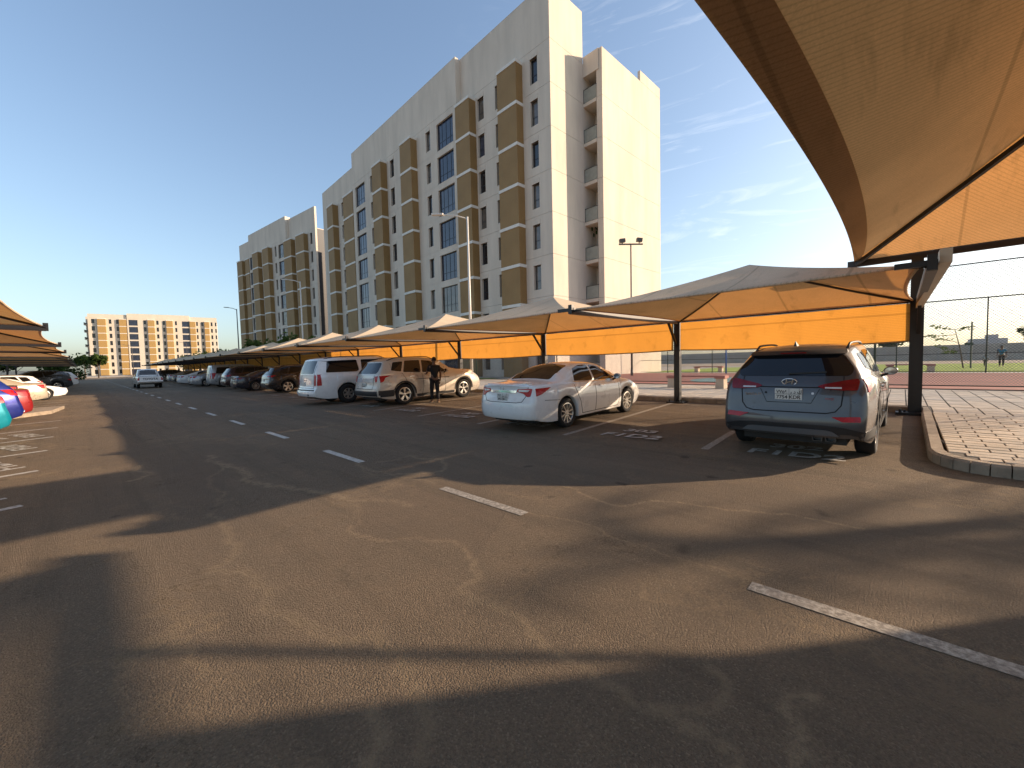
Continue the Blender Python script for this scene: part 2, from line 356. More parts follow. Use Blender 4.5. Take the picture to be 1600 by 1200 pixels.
for pts, wd, core_ in CR:
    P = frac([hit(x, y) for x, y in pts], rn_)
    best = np.full(len(G), 1e9)
    for a_, b_ in zip(P, P[1:]):
        sel = np.where((G[:, 0] > min(a_[0], b_[0]) - .4) & (G[:, 0] < max(a_[0], b_[0]) + .4) & (G[:, 1] > min(a_[1], b_[1]) - .4) & (G[:, 1] < max(a_[1], b_[1]) + .4))[0]
        if not len(sel): continue
        d_ = b_ - a_; t_ = np.clip(((G[sel] - a_) @ d_) / max(1e-9, d_ @ d_), 0, 1); dd = np.linalg.norm(G[sel] - a_ - t_[:, None] * d_, axis=1); best[sel] = np.minimum(best[sel], dd)
    att[:, 0] = np.maximum(att[:, 0], np.exp(-(best / (wd * .62)) ** 2) * .8); att[:, 1] = np.maximum(att[:, 1], np.exp(-(best / .018) ** 2) * core_)
for poly in ([(520, 785), (560, 790), (545, 830), (610, 845), (710, 845), (740, 875), (790, 800), (640, 760)], [(215, 650), (320, 700), (350, 740), (345, 800), (280, 810), (230, 700)], [(690, 735), (590, 722), (640, 712)]):
    Q = [hit(x, y) for x, y in poly]; ins = np.zeros(len(G), bool)
    for i in range(len(Q)):
        a_, b_ = Q[i], Q[(i + 1) % len(Q)]
        c_ = ((a_.y > G[:, 1]) != (b_.y > G[:, 1])) & (G[:, 0] < (b_.x - a_.x) * (G[:, 1] - a_.y) / (b_.y - a_.y + 1e-9) + a_.x); ins ^= c_
    att[:, 2] = np.maximum(att[:, 2], ins * .55)
i0 = len(rd.v); rd.v += [(float(x), float(y), 0.0) for x, y in G]
for i in range(nx):
    for j in range(ny):
        q = i0 + i * (ny + 1) + j; rd.f.append((q, q + ny + 1, q + ny + 2, q + 1)); rd.mi.append(0)
lot = rd.obj('parking_lot', M['asphalt'], kind='structure')
ca = lot.data.color_attributes.new('crack', 'FLOAT_COLOR', 'POINT'); full_ = np.zeros((len(rd.v), 4), np.float32); full_[:, 3] = 1; full_[i0:] = att; ca.data.foreach_set('color', full_.ravel())
def sheet(name, pts, z, mat, parent=None, **kw):
    m = MB(); m.quad([(x, y, z) for x, y in pts]); return m.obj(name, mat, parent, **kw)
# raised ground right of the kerb (field side)
Zs = .30
rg = MB(); rg.box(13.28, 420, -.6, 185, -.05, Zs - .02); rg.box(19.55, 420, -160, -.6, -.05, Zs - .02)
rg.obj('raised_ground', M['concrete_ground'], kind='structure')
sheet('running_track', [(20.0, -60), (36.0, -60), (36.0, 40), (20.0, 16)], Zs + .004, M['track'], kind='structure')
tc_ = MB(); cx, cy = 25.0, 6.3
pts = [(cx + 3.3 * math.cos(t * math.pi / 24), cy + 2.6 * math.sin(t * math.pi / 24)) for t in range(48)]
tc_.v = [(x, y, Zs + .008) for x, y in pts]; tc_.f = [tuple(range(48))]; tc_.mi = [0]; tc_.obj('court_patch', M['teal'], kind='structure')
sheet('court_edging', [(36.0, -60), (37.0, -60), (37.0, 40), (36.0, 38)], Zs + .004, M['white_line'], kind='structure')
gl = [(37.6, -60), (62, -60), (66, -10), (66, 6), (62, 13), (54, 17), (44, 18.5), (37.6, 19.0)]
sheet('lawn', gl, Zs + .004, M['grass'], kind='structure')
sheet('lawn_strip', [(20.8, 24), (23.6, 24), (23.6, 90), (20.8, 90)], Zs + .006, M['grass'], kind='structure')
sheet('dirt_strip', [(62, -60), (95, -60), (118, 60), (70, 60), (66, 6), (66, -10)], Zs + .003, M['sand'], kind='structure')
# far verge in front of the distant block
m = MB(); m.box(-90, 13.28, 185, 420, -.05, .14); m.obj('far_verge', M['concrete_ground'], kind='structure')
# kerb path: back kerb, corner island
def pathpts():
    p = [(13.10, 120.0)]
    y = 120.0
    while y > 0.0: y -= 1.0; p.append((13.10, y))
    p[-1] = (13.10, -.38)
    x = 13.10
    for k in range(5): x -= 1.0; p.append((x, -.38 + .006 * k))
    c = (8.05, -.95); r = .58
    for k in range(1, 7): t = R(90 + 15 * k); p.append((c[0] + r * math.cos(t) , c[1] + r * math.sin(t)))
    xx, yy = p[-1]
    for k in range(9): yy -= .95; xx -= .03 - .012 * k; p.append((xx, yy))
    return p
KP = pathpts()
kerb = thing('kerb', (0, 0, 0), 0, 'long pale concrete kerb behind the right hand bays, turning round the paved island', 'kerb')
for i in range(len(KP) - 1):
    A, B = Vector((*KP[i], 0)), Vector((*KP[i + 1], 0)); d = (B - A); L_ = d.length; d.normalize(); nn = Vector((d.y, -d.x, 0))  # towards the road
    if i < 120: nn = Vector((-1, 0, 0))
    pA = Vector((*KP[max(i - 1, 0)], 0)); pB = Vector((*KP[min(i + 2, len(KP) - 1)], 0))
    def mit(P, Q0, Q1):
        t = (Q1 - Q0).normalized(); q = Vector((t.y, -t.x, 0))
        return q
    qA = mit(A, pA, B); qB = mit(B, A, pB)
    if qA.dot(Vector((-1, .8, 0))) < 0: qA = -qA
    if qB.dot(Vector((-1, .8, 0))) < 0: qB = -qB
    g = .006
    A2, B2 = A + d * g, B - d * g
    mk = MB(); z0 = -.03; 
    def zt(P): return gz(P.x) + .145 + random.uniform(-.004, .004) * 0
    prof = [(0, z0), (0, .115), (-.03, .145), (-.15, .145), (-.15, z0)]
    i0 = 0
    for P, q in ((A2, qA), (B2, qB)):
        for o_, z_ in prof: mk.v.append((P.x + q.x * (o_ + .075), P.y + q.y * (o_ + .075), gz(P.x) + z_))
    for k in range(4): mk.f.append((k, k + 1, k + 6, k + 5)); mk.mi.append(0)
    mk.f += [(4, 3, 2, 1, 0), (5, 6, 7, 8, 9)]; mk.mi += [0, 0]
    o = mk.obj('kerb_stone', M['kerb'], kerb); fixn(o.data)
# island base and pavers
def ztop(x): return gz(x) + .135
isl = MB()
AC, AR = (8.05, -.95), .435
for x0, x1 in ((8.05, 9), (9, 11), (11, 13.0)):
    isl.quad([(x0, -30, ztop(x0) - .012), (x1, -30, ztop(x1) - .012), (x1, -.44, ztop(x1) - .012), (x0, -.515, ztop(x0) - .012)])
isl.quad([(7.6, -30, ztop(7.6) - .012), (8.05, -30, ztop(8.05) - .012), (8.05, -.95, ztop(8.05) - .012), (7.6, -.95, ztop(7.6) - .012)])
isl.quad([(7.38, -10, ztop(7.4) - .006), (7.6, -10, ztop(7.6) - .006), (7.6, -.95, ztop(7.6) - .006), (7.50, -.95, ztop(7.5) - .006)])
fan = [(AC[0] + (AR + .04) * math.cos(R(90 + 9 * k)), AC[1] + (AR + .04) * math.sin(R(90 + 9 * k))) for k in range(11)]
for k in range(10): isl.quad([(8.05, -.95, ztop(8.05) - .010), (*fan[k], ztop(fan[k][0]) - .010), (*fan[k + 1], ztop(fan[k + 1][0]) - .010)])
isl.quad([(13.0, -30, ztop(13) - .012), (19.55, -30, ztop(14) - .012), (19.55, -.44, ztop(14) - .012), (13.0, -.44, ztop(13) - .012)])
isl.quad([(13.15, -.44, ztop(13.1) - .012), (19.55, -.44, ztop(14) - .012), (19.55, 60, ztop(14) - .012), (13.15, 60, ztop(13.1) - .012)])
pave = isl.obj('pavement', M['joint'], kind='structure')
cells = []
x = 7.45; row = 0
while x < 12.15:
    y = -.47 if x >= 8.0 else (-.62 if x > 7.8 else (-.72 if x > 7.6 else -.98)); first_ = True
    while y > -4.2:
        w_ = .2 if (first_ and row % 2) else .4
        cells.append((x, x + .2, y - w_, y, 1)); y -= w_; first_ = False
    x += .2; row += 1
row = 0
while x < 19.2:
    y = 13.6 if x > 13.2 else -.48
    if row % 2: y += 0
    while y > -5.2: cells.append((x, x + .6, y - .36, y, 0)); y -= .36
    x += .6; row += 1
def infr(c):
    v = ROT.transposed() @ (Vector(((c[0] + c[1]) / 2, (c[2] + c[3]) / 2, .3)) - Vector((0, 0, EYE)))
    return v.z < 0 and abs(v.x / -v.z) < 1.27
cells.sort(key=lambda c: (not infr(c), math.hypot(c[0], c[2])))
def paver_mb(m, c, loc=True):
    g = .004 if c[4] else .008; gx_ = .013; zz = random.uniform(-.003, .003); x0, x1, y0, y1 = c[0] + gx_, c[1] - gx_, c[2] + g, c[3] - g
    cx, cy = (x0 + x1) / 2, (y0 + y1) / 2
    za = ztop(c[0]); zb = ztop(c[1]); i = len(m.v); mi = int(random.random() < .35)
    for (px, py, e) in ((x0, y0, 0), (x1, y0, 0), (x1, y1, 0), (x0, y1, 0)): m.v.append((px, py, ztop(px) - .03))
    sk = .05 * math.sin(c[2] * 7.8 + c[0] * 3) if c[4] else 0
    for (px, py) in ((x0 + .006, y0 + .006), (x1 - .006, y0 + .006), (x1 - .006, y1 - .006), (x0 + .006, y1 - .006)): m.v.append((px, py, ztop(px) + zz))
    for f in ((4, 5, 6, 7), (0, 1, 5, 4), (1, 2, 6, 5), (2, 3, 7, 6), (3, 0, 4, 7)): m.f.append(tuple(i + k for k in f)); m.mi.append(mi)
for c in cells[:290]:
    m = MB(); paver_mb(m, c); m.obj('paver', [M['paver'], M['paver_b']], pave)
m = MB()
for c in cells[290:]: paver_mb(m, c)
m.obj('paver', [M['paver'], M['paver_b']], pave, kind='stuff')
sheet('far_pavement', [(13.3, 13.7), (19.5, 13.7), (19.5, 120), (13.3, 120)], Zs - .004, M['paver'], kind='structure')
# painted markings (children of the lot)
def strip(name, p, q, w, mat, z=.004):
    p, q = Vector((*p, 0)), Vector((*q, 0)); d = (q - p).normalized(); s = Vector((-d.y, d.x, 0)) * w / 2
    m = MB(); N = max(2, int((q - p).length / .8))
    for i in range(N):
        A = p.lerp(q, i / N); B = p.lerp(q, (i + 1) / N)
        m.quad([(*(A - s).xy, gz(A.x) + z), (*(B - s).xy, gz(B.x) + z), (*(B + s).xy, gz(B.x) + z), (*(A + s).xy, gz(A.x) + z)])
    return m.obj(name, mat, lot)
XD = 2.99
ys = [(-1.6, .71, 'paint'), (2.72, 4.08, 'paint'), (6.2, 7.62, 'paint2')]
y = 9.65
while y < 120: ys.append((y, y + 1.4, 'paint2')); y += 3.47
for y0, y1, mt in ys: strip('lane_dash', (XD, y0), (XD, y1), .12, M[mt])
for k in range(0, 27):
    yb = -.20 + 2.66 * k
    if k == 0: continue
    strip('bay_line', (6.75 if k > 1 else 7.0, yb - .12), (12.85, yb + .06), .12, M['paint'])
CH = {1: '302', 2: '303', 3: '304', 4: '305', 5: '306', 6: '307', 7: '308', 8: '309', 9: '310', 10: '311'}
def ground_text(s, x, y, size, mat, sx=1.0, rot=-math.pi / 2, z=.006, par=lot, bold=.012):
    me = text_mesh(s, size, 0.0005, sx, bold=bold); me.materials.append(mat)
    o = mkobj('bay_number', me, par, (x, y, gz(x + .15) + z)); o.rotation_euler = (0, -math.atan(.023) if x > 6 else 0, rot)
    return o
for k, s in CH.items():
    yb = -.20 + 2.66 * (k - 1)
    ground_text('F1D2', 7.16, yb + 1.98, .50, M['paint2'], 1.12)
    ground_text(s, 7.74, yb + 1.78, .42, M['paint2'], 1.15)
# left-hand angled bays
la = R(200)
LY = [4.9, 7.38, 9.85, 12.3, 14.85, 17.3, 19.8, 27.5, 30, 32.5, 35, 37.5, 40]
for y in LY:
    strip('bay_line', (-.57, y), (-.57 + 4.8 * math.cos(la), y + 4.8 * math.sin(la)), .12, M['paint2'])
for y in LY[:6]:
    for s, dx, sz in (('F1D1', -.72, .46), ('20' + str(LY.index(y) + 1), -1.3, .42)):
        me = text_mesh(s, sz, .0005, 1.15, bold=.012); me.materials.append(M['paint2'])
        mkobj('bay_number', me, lot, (dx, y - 1.95, .006)).rotation_euler = (0, 0, R(110))
m = MB()
isl_l = [(-.62, 26.4), (-.9, 23.5), (-1.8, 22.2), (-6, 21.0), (-6, 25.6)]
m.v = [(x, y, 0) for x, y in isl_l] + [(x, y, .13) for x, y in isl_l]; m.f = [(5, 6, 7, 8, 9)] + [(i, (i + 1) % 5, (i + 1) % 5 + 5, i + 5) for i in range(5)]; m.mi = [0] * 6
o = m.obj('left_island', M['kerb'], kind='structure'); fixn(o.data)

# ------------------------------------------------------------------ apartment blocks
def holes_wall(s0, s1, z0, z1, holes, y_out, y_in, mb, mi=0, ret=.25):
    """wall strip in local (s, out, z) with rectangular holes and reveals"""
    xs = sorted({s0, s1, *[h[0] for h in holes], *[h[1] for h in holes]}); zs = sorted({z0, z1, *[h[2] for h in holes], *[h[3] for h in holes]})
    for i in range(len(xs) - 1):
        for j in range(len(zs) - 1):
            cx, cz = (xs[i] + xs[i + 1]) / 2, (zs[j] + zs[j + 1]) / 2
            if any(h[0] < cx < h[1] and h[2] < cz < h[3] for h in holes): continue
            mb.quad([(xs[i], y_out, zs[j]), (xs[i], y_out, zs[j + 1]), (xs[i + 1], y_out, zs[j + 1]), (xs[i + 1], y_out, zs[j])], mi)
    for h in holes:
        a0, a1, b0, b1 = h
        mb.quad([(a0, y_out, b0), (a0, y_in, b0), (a0, y_in, b1), (a0, y_out, b1)], mi); mb.quad([(a1, y_out, b0), (a1, y_out, b1), (a1, y_in, b1), (a1, y_in, b0)], mi)
        mb.quad([(a0, y_out, b1), (a0, y_in, b1), (a1, y_in, b1), (a1, y_out, b1)], mi); mb.quad([(a0, y_out, b0), (a1, y_out, b0), (a1, y_in, b0), (a0, y_in, b0)], mi)
    # edge returns
    mb.quad([(s0, y_out, z0), (s0, y_out - ret, z0), (s0, y_out - ret, z1), (s0, y_out, z1)], mi); mb.quad([(s1, y_out, z0), (s1, y_out, z1), (s1, y_out - ret, z1), (s1, y_out - ret, z0)], mi)
    mb.quad([(s0, y_out, z1), (s0, y_out - .25, z1), (s1, y_out - .25, z1), (s1, y_out, z1)], mi); mb.quad([(s0, y_out, z0), (s1, y_out, z0), (s1, y_out - .25, z0), (s0, y_out - .25, z0)], mi)
WIN = {}
def window_meshes(w, h, kind, far):
    key = (round(w, 2), round(h, 2), kind, far)
    if key in WIN: return WIN[key]
    out = []
    gm = M['glass_dark'] if kind == 'n' else M['glass']
    if kind == 'n':
        m = MB(); t = .05
        m.box(0, w, -.26, -.21, 0, t); m.box(0, w, -.26, -.21, h - t, h); m.box(0, t, -.26, -.21, t, h - t); m.box(w - t, w, -.26, -.21, t, h - t); m.box(t, w - t, -.25, -.215, h * .36, h * .36 + .05)
        out.append(('frame', m.mesh('frame', M['frame'])))
        m = MB(); m.box(t, w - t, -.245, -.235, t, h - t); out.append(('pane', m.mesh('pane', gm)))
        m = MB(); m.box(-.02, w + .02, -.30, -.27, 0, h); out.append(('blind', m.mesh('blind', M['curtain'])))
    else:
        m = MB(); t = .06
        m.box(0, w, -.24, -.17, 0, t); m.box(0, w, -.24, -.17, h - t, h); m.box(0, t, -.24, -.17, t, h - t); m.box(w - t, w, -.24, -.17, t, h - t)
        for k in (1, 2, 3): m.box(w * k / 4 - .025, w * k / 4 + .025, -.23, -.18, t, h - t)
        m.box(t, w - t, -.225, -.185, h * .3, h * .3 + .05)
        out.append(('frame', m.mesh('frame', M['frame'])))
        m = MB(); m.box(t, w - t, -.215, -.205, t, h - t); out.append(('pane', m.mesh('pane', gm)))
    WIN[key] = out; return out
def add_window(par, s, z, w, h, off, kind, far=False):
    if far:
        key = ('far', round(w, 2), kind)
        if key not in WIN:
            m = MB(); m.box(0, w, -.26, -.2, 0, h, 0); WIN[key] = m.mesh('pane', M['glass_dark' if kind == 'n' else 'glass'])
        mkobj('window', WIN[key], par, (s, off, z)); return
    ms = window_meshes(w, h, kind, far)
    fr = mkobj('window', ms[0][1], par, (s, off, z))
    for nm, me in ms[1:]:
        o = mkobj(nm, me, fr)
        if nm == 'pane' and random.random() < .38:
            k2 = me.name + random.choice(('_c', '_d'))
            if k2 not in WIN:
                WIN[k2] = me.copy(); WIN[k2].materials.clear(); WIN[k2].materials.append(M['glass_cur' if k2.endswith('c') else 'glass_sky'])
            o.data = WIN[k2]
PANEL = {}
def bay_piece(par, s0, w, p, z0, z1, off, far=False):
    key = (round(w, 2), round(p, 2), round(z1 - z0, 2), far)
    h = z1 - z0
    if key not in PANEL:
        m = MB(); m.box(0, w, 0, p, 0, h - .26); a_ = m.mesh('bay_panel', M['brown_far' if far else 'brown'])
        m = MB(); m.box(-.03, w + .03, 0, p + .05, h - .255, h - .005); b_ = m.mesh('bay_band', M['band'])
        # louvre slot window set in the flank nearest the camera
        m = MB(); m.box(-.012, .0, p * .30, p * .72, .35, h - .6); c_ = m.mesh('flank_panel', M['frame' if far else 'brown'])
        PANEL[key] = (a_, b_, c_)
    mkobj('bay_panel', PANEL[key][0], par, (s0, off, z0)); mkobj('bay_band', PANEL[key][1], par, (s0, off, z0))
    if not far: mkobj('flank_panel', PANEL[key][2], par, (s0, off, z0))
def block(name, C, ang, label, secs, floors, depth, wallm, far=False, fh=3.3, heads=2.65, z_base=.28, roofs=None, cat='building'):
    par = thing(name, (C[0], C[1], 0), ang, label, cat)
    for (s0, s1, off, ztop_, items) in secs:
        for f in range(floors):
            z0 = z_base + f * fh + .0; z1 = z0 + fh - .02
            holes = []
            for it in items:
                if it[0] == 'n': holes.append((it[1], it[2], z0 + heads - 2.0 , z0 + heads))
                if it[0] == 'g': holes.append((it[1], it[2], z0 + heads - 2.7, z0 + heads + .0))
            m = MB(); holes_wall(s0, s1, z0, z1, holes, off, off - .34, m, 0, .34 + off)
            m.obj('wall_panel', M[wallm], par)
            for it in items:
                if it[0] == 'n':
                    add_window(par, it[1], z0 + heads - 2.0, it[2] - it[1], 2.0, off, 'n', far)
                    m = MB()
                    if not far:
                        if 'roller' not in WIN: 
                            m.box(0, 1, -.20, .02, 0, .36); WIN['roller'] = m.mesh('shade_box', M['wall'])
                        o = mkobj('shade_box', WIN['roller'], par, (it[1] - .04, off, z0 + heads - .0)); o.scale = (it[2] - it[1] + .08, 1, 1)
                if it[0] == 'g': add_window(par, it[1], z0 + heads - 2.7, it[2] - it[1], 2.7, off, 'g', far)
                if it[0] == 'b': bay_piece(par, it[1], it[2] - it[1], it[3], z0 + heads - 3.02 if f else z_base, z0 + heads + .28, off, far)
        zt = z_base + floors * fh
        m = MB(); m.box(s0, s1, off - .34, off, zt, ztop_); m.box(s0, s1, off - .35, off + .01, ztop_, ztop_ + .05)
        if off > .1:
            m.box(s0, s0 + .3, -.36, off - .34, zt, ztop_); m.box(s1 - .3, s1, -.36, off - .34, zt, ztop_)
        m.obj('parapet', M[wallm], par)
        m = MB(); m.box(s0 + .05, s1 - .05, -depth, off - .36, z_base - .3, zt - .1); m.obj('core', M[wallm] if far else M['frame'], par)
        m = MB(); m.box(s0, s1, -depth, off - .36, zt - .1, zt + .02); m.obj('roof', M[wallm], par)
    return par
A1 = R(87.5)
secA = [('n', 1.29, 2.10), ('b', 2.95, 5.25, .78), ('n', 5.55, 6.37), ('n', 7.95, 8.85), ('b', 9.11, 11.25, .8)]
secB = [('g', 11.9, 14.74), ('n', 15.95, 16.8), ('b', 18.6, 20.95, .78), ('n', 21.15, 21.95), ('n', 23.78, 24.75), ('b', 25.5, 27.85, .84), ('n', 29.2, 30.1), ('g', 31.74, 34.65)]
secC = [('b', 35.9, 39.3, .5), ('n', 40.2, 41.1), ('b', 42.4, 44.75, .84), ('n', 45.2, 46.1)]
blk1 = block('apartment_building', (26.31, 20.29), A1, 'tall cream apartment block with brown projecting bays and a blank end wall, nearest the camera', 
      [(0, 11.27, 0, 30.9, secA), (11.27, 35.5, .6, 30.9, secB), (35.5, 48.6, 0, 29.7, secC)], 8, 14, 'wall')
# end wing: narrow end wall, balcony recess, projecting flank (local x runs away from camera; negative x comes nearer)
zt = 30.9
for f in range(8):
    z0 = .28 + f * 3.3; z1 = z0 + 3.28
    m = MB(); m.box(-.02, .3, -14.0, -.02, z0, z1); m.obj('wall_panel', M['wall'], blk1)
m = MB(); m.box(-.02, .3, -4.3, -.02, .28 + 26.4, zt); m.obj('parapet', M['wall'], blk1)
ZW = 27.1
for f in range(8):
    z0 = .3 + f * 3.3; z1 = z0 + 3.28 if f < 7 else 27.18
    m = MB(); m.box(-1.85, -1.55, -14.5, -4.42, z0, z1); m.obj('wall_panel', M['wall'], blk1)     # big blank wall
    # balcony bay, recess 1.2 m deep, opens to the road side
    m = MB(); m.box(-1.55, -1.30, -6.0, -4.42, z0, z1 - .0); m.obj('pier', M['wall'], blk1)
    m = MB(); m.box(-1.30, -.02, -6.0, -4.34, z0 - .30, z0 - .02); m.obj('balcony_slab', M['wall'], blk1)
    m = MB(); m.box(-1.30, -.02, -6.2, -6.0, z0, z1 - .3); m.obj('recess_wall', M['wall'], blk1)
    m = MB(); m.box(-1.29, -.78, -6.0, -5.93, z0 + .05, z0 + 2.35); m.obj('balcony_door', M['glass_dark'], blk1)
    m = MB(); m.box(-1.28, -.04, -4.40, -4.37, z0 + .03, z0 + 1.08); m.obj('glass_rail', M['railglass'], blk1)
    m = MB(); m.box(-.05, -.02, -4.43, -4.35, z0 + .02, z0 + 1.12); m.box(-1.30, -.02, -4.42, -4.35, z0 + 1.08, z0 + 1.12); m.obj('rail_post', M['steel_black'], blk1)
m = MB(); m.box(-1.55, -.02, -6.0, -4.34, 25.55, ZW + .1); m.obj('wing_parapet', M['wall'], blk1)
m = MB(); m.box(-1.85, -1.6, -14.5, -10.65, ZW + .1, 28.15); m.obj('parapet_step', M['wall'], blk1)
m = MB(); m.box(-1.5, 8, -14.4, -6.25, 0, ZW - .6); m.obj('core', M['wall'], blk1)
# washing on one balcony
m = MB()
for k in range(9): 
    yy = -4.9 - random.random() * .9; xx = -.5 + random.uniform(-.1, .3); zz = 12.0 + .3 + random.random() * 1.5
    m.box(xx, xx + .03, yy, yy + .2, zz, zz + .3)
o = m.obj('hanging_plant', M['leaf'], None); o.parent = None; o.matrix_world = Matrix.Translation((26.31, 20.29, 0)) @ Matrix.Rotation(A1, 4, 'Z')
o['label'] = 'dark trailing plant hanging on the second lowest visible balcony of the near block'; o['category'] = 'plant'
A2 = math.atan2(1.0, -.10)
s2A = [('n', .1, .9), ('b', 1.7, 4.9, .8), ('n', 5.6, 6.5), ('b', 6.8, 9.9, .8)]
s2B = [('g', 10.4, 12.7), ('n', 13.6, 14.4), ('b', 15.6, 18.4, .8), ('n', 19.2, 20.1), ('b', 20.7, 23.6, .8), ('g', 24.9, 27.1)]
s2C = [('b', 27.9, 30.1, .5), ('b', 31.0, 34.0, .8)]
ox = 1.1
block('apartment_building', (30.1 + .1, 77.94 - 1.1), A2, 'middle cream apartment block with brown bays, partly behind the nearest block', 
      [(0, 9.2 + ox, 0, 30.4, [(i[0], i[1] + ox, i[2] + ox, *i[3:]) for i in s2A if i[0] != 'n' or i[1] > 0]), (9.2 + ox, 27.3 + ox, .6, 30.9, [(i[0], i[1] + ox, i[2] + ox, *i[3:]) for i in s2B]), (27.3 + ox, 34.4 + ox, 0, 30.1, [(i[0], i[1] + ox, i[2] + ox, *i[3:]) for i in s2C])], 8, 12, 'wall')
# distant block faces the camera
A_ = Vector((2.81, 266.7)); B_ = Vector((49.25, 257.23)); k = 187 / 266.8
A_ *= 186 / 186; df = (B_ - A_).normalized(); Lf = (B_ - A_).length
def zf(zx): return (zx - 180) * 47.39 / 1285
its1 = [('n', 1.1, 2.2), ('b', 3.2, 5.95, .9), ('n', 6.85, 7.8), ('n', 9.4, 10.3), ('b', 10.5, 12.9, .9)]
its2 = [('g', 13.7, 16.9), ('n', 19.0, 20.0), ('b', 20.6, 23.0, .9), ('n', 23.6, 24.5), ('n', 26.0, 26.9), ('b', 27.4, 29.8, .9), ('n', 30.6, 31.4), ('g', 33.3, 36.2)]
its3 = [('b', 36.4, 38.6, .9), ('n', 38.9, 39.6), ('n', 40.9, 41.8), ('b', 42.3, 44.2, .9), ('n', 44.8, 45.6), ('n', 46.6, 47.2)]
blk3 = block('apartment_building', (B_.x, B_.y), math.atan2(-df.y, -df.x) , 'distant sunlit cream apartment block with ochre bays at the far end of the car park',
      [(0, Lf - 36.3, 0, 28.3, [(i[0], Lf - i[2], Lf - i[1], *i[3:]) for i in its3]), (Lf - 36.3, Lf - 13.2, .6, 28.9, [(i[0], Lf - i[2], Lf - i[1], *i[3:]) for i in its2]), (Lf - 13.2, Lf, 0, 28.3, [(i[0], Lf - i[2], Lf - i[1], *i[3:]) for i in its1])], 8, 14, 'wall_far', far=True, fh=3.3, z_base=.3)
for f in range(8):
    z0 = .3 + f * 3.3
    m = MB(); m.box(Lf + .0, Lf + 1.6, -5.0, -1.2, z0 - .15, z0 + .1); m.obj('balcony_slab', M['wall_far'], blk3)
    m = MB(); m.box(Lf + .0, Lf + .05, -4.6, -1.6, z0 + .1, z0 + 2.6); m.obj('balcony_door', M['glass_dark'], blk3)
    m = MB(); m.box(Lf + 1.4, Lf + 1.6, -4.9, -1.3, z0 + .1, z0 + 1.1); m.obj('glass_rail', M['railglass'], blk3)
m = MB(); m.box(Lf + .0, Lf + 1.6, -5.4, -5.0, 0, 27.5); m.obj('pier', M['wall_far'], blk3)

# ------------------------------------------------------------------ shade canopies
def membrane(x0, x1, y0, y1, zc, apex, bow=.045, sag=.22, N=9, K=12, ridge=None, hem=0, y1f=None):
    """hipped net: x0<x1, y0<y1; corner heights zc[(i,j)], apex point; ring by ring so that the hips crease"""
    cs = [Vector((x0, y0, zc[0])), Vector((x1, y0, zc[1])), Vector((x1, y1, zc[2])), Vector((x0, y1, zc[3]))]
    if y1f is not None: cs[3].y = y1f
    ap = [Vector(apex)] if ridge is None else [Vector(ridge[0]), Vector(ridge[1])]
    tops = [ap[0]] * 4 if ridge is None else [ap[0], ap[1], ap[1], ap[0]]
    m = MB(); ctr = (cs[0] + cs[2]) / 2
    grid = []
    for k in range(4):
        A, B = cs[k], cs[(k + 1) % 4]; TA, TB = tops[k], tops[(k + 1) % 4]; i0 = len(m.v); L_ = (B - A).length
        inw = Vector((-(B - A).y, (B - A).x, 0)).normalized()
        if inw.dot(ctr - A) < 0: inw = -inw
        for r in range(N + 1):
            t = r / N; tt = t
            for q in range(K + 1):
                u = q / K; e = A.lerp(B, u) + inw * (L_ * bow * 4 * u * (1 - u)) 
                T = TA.lerp(TB, u); p = e.lerp(T, t)
                p.z = e.z + (T.z - e.z) * (t * (1 - sag) + sag * t * t) - (.10 * 4 * u * (1 - u) * (1 - t)) * 4 * t * 0
                m.v.append(tuple(p))
        for r in range(N):
            for q in range(K):
                a_ = i0 + r * (K + 1) + q; m.f.append((a_, a_ + 1, a_ + K + 2, a_ + K + 1)); m.mi.append(1 if r < hem else 0)
    return m
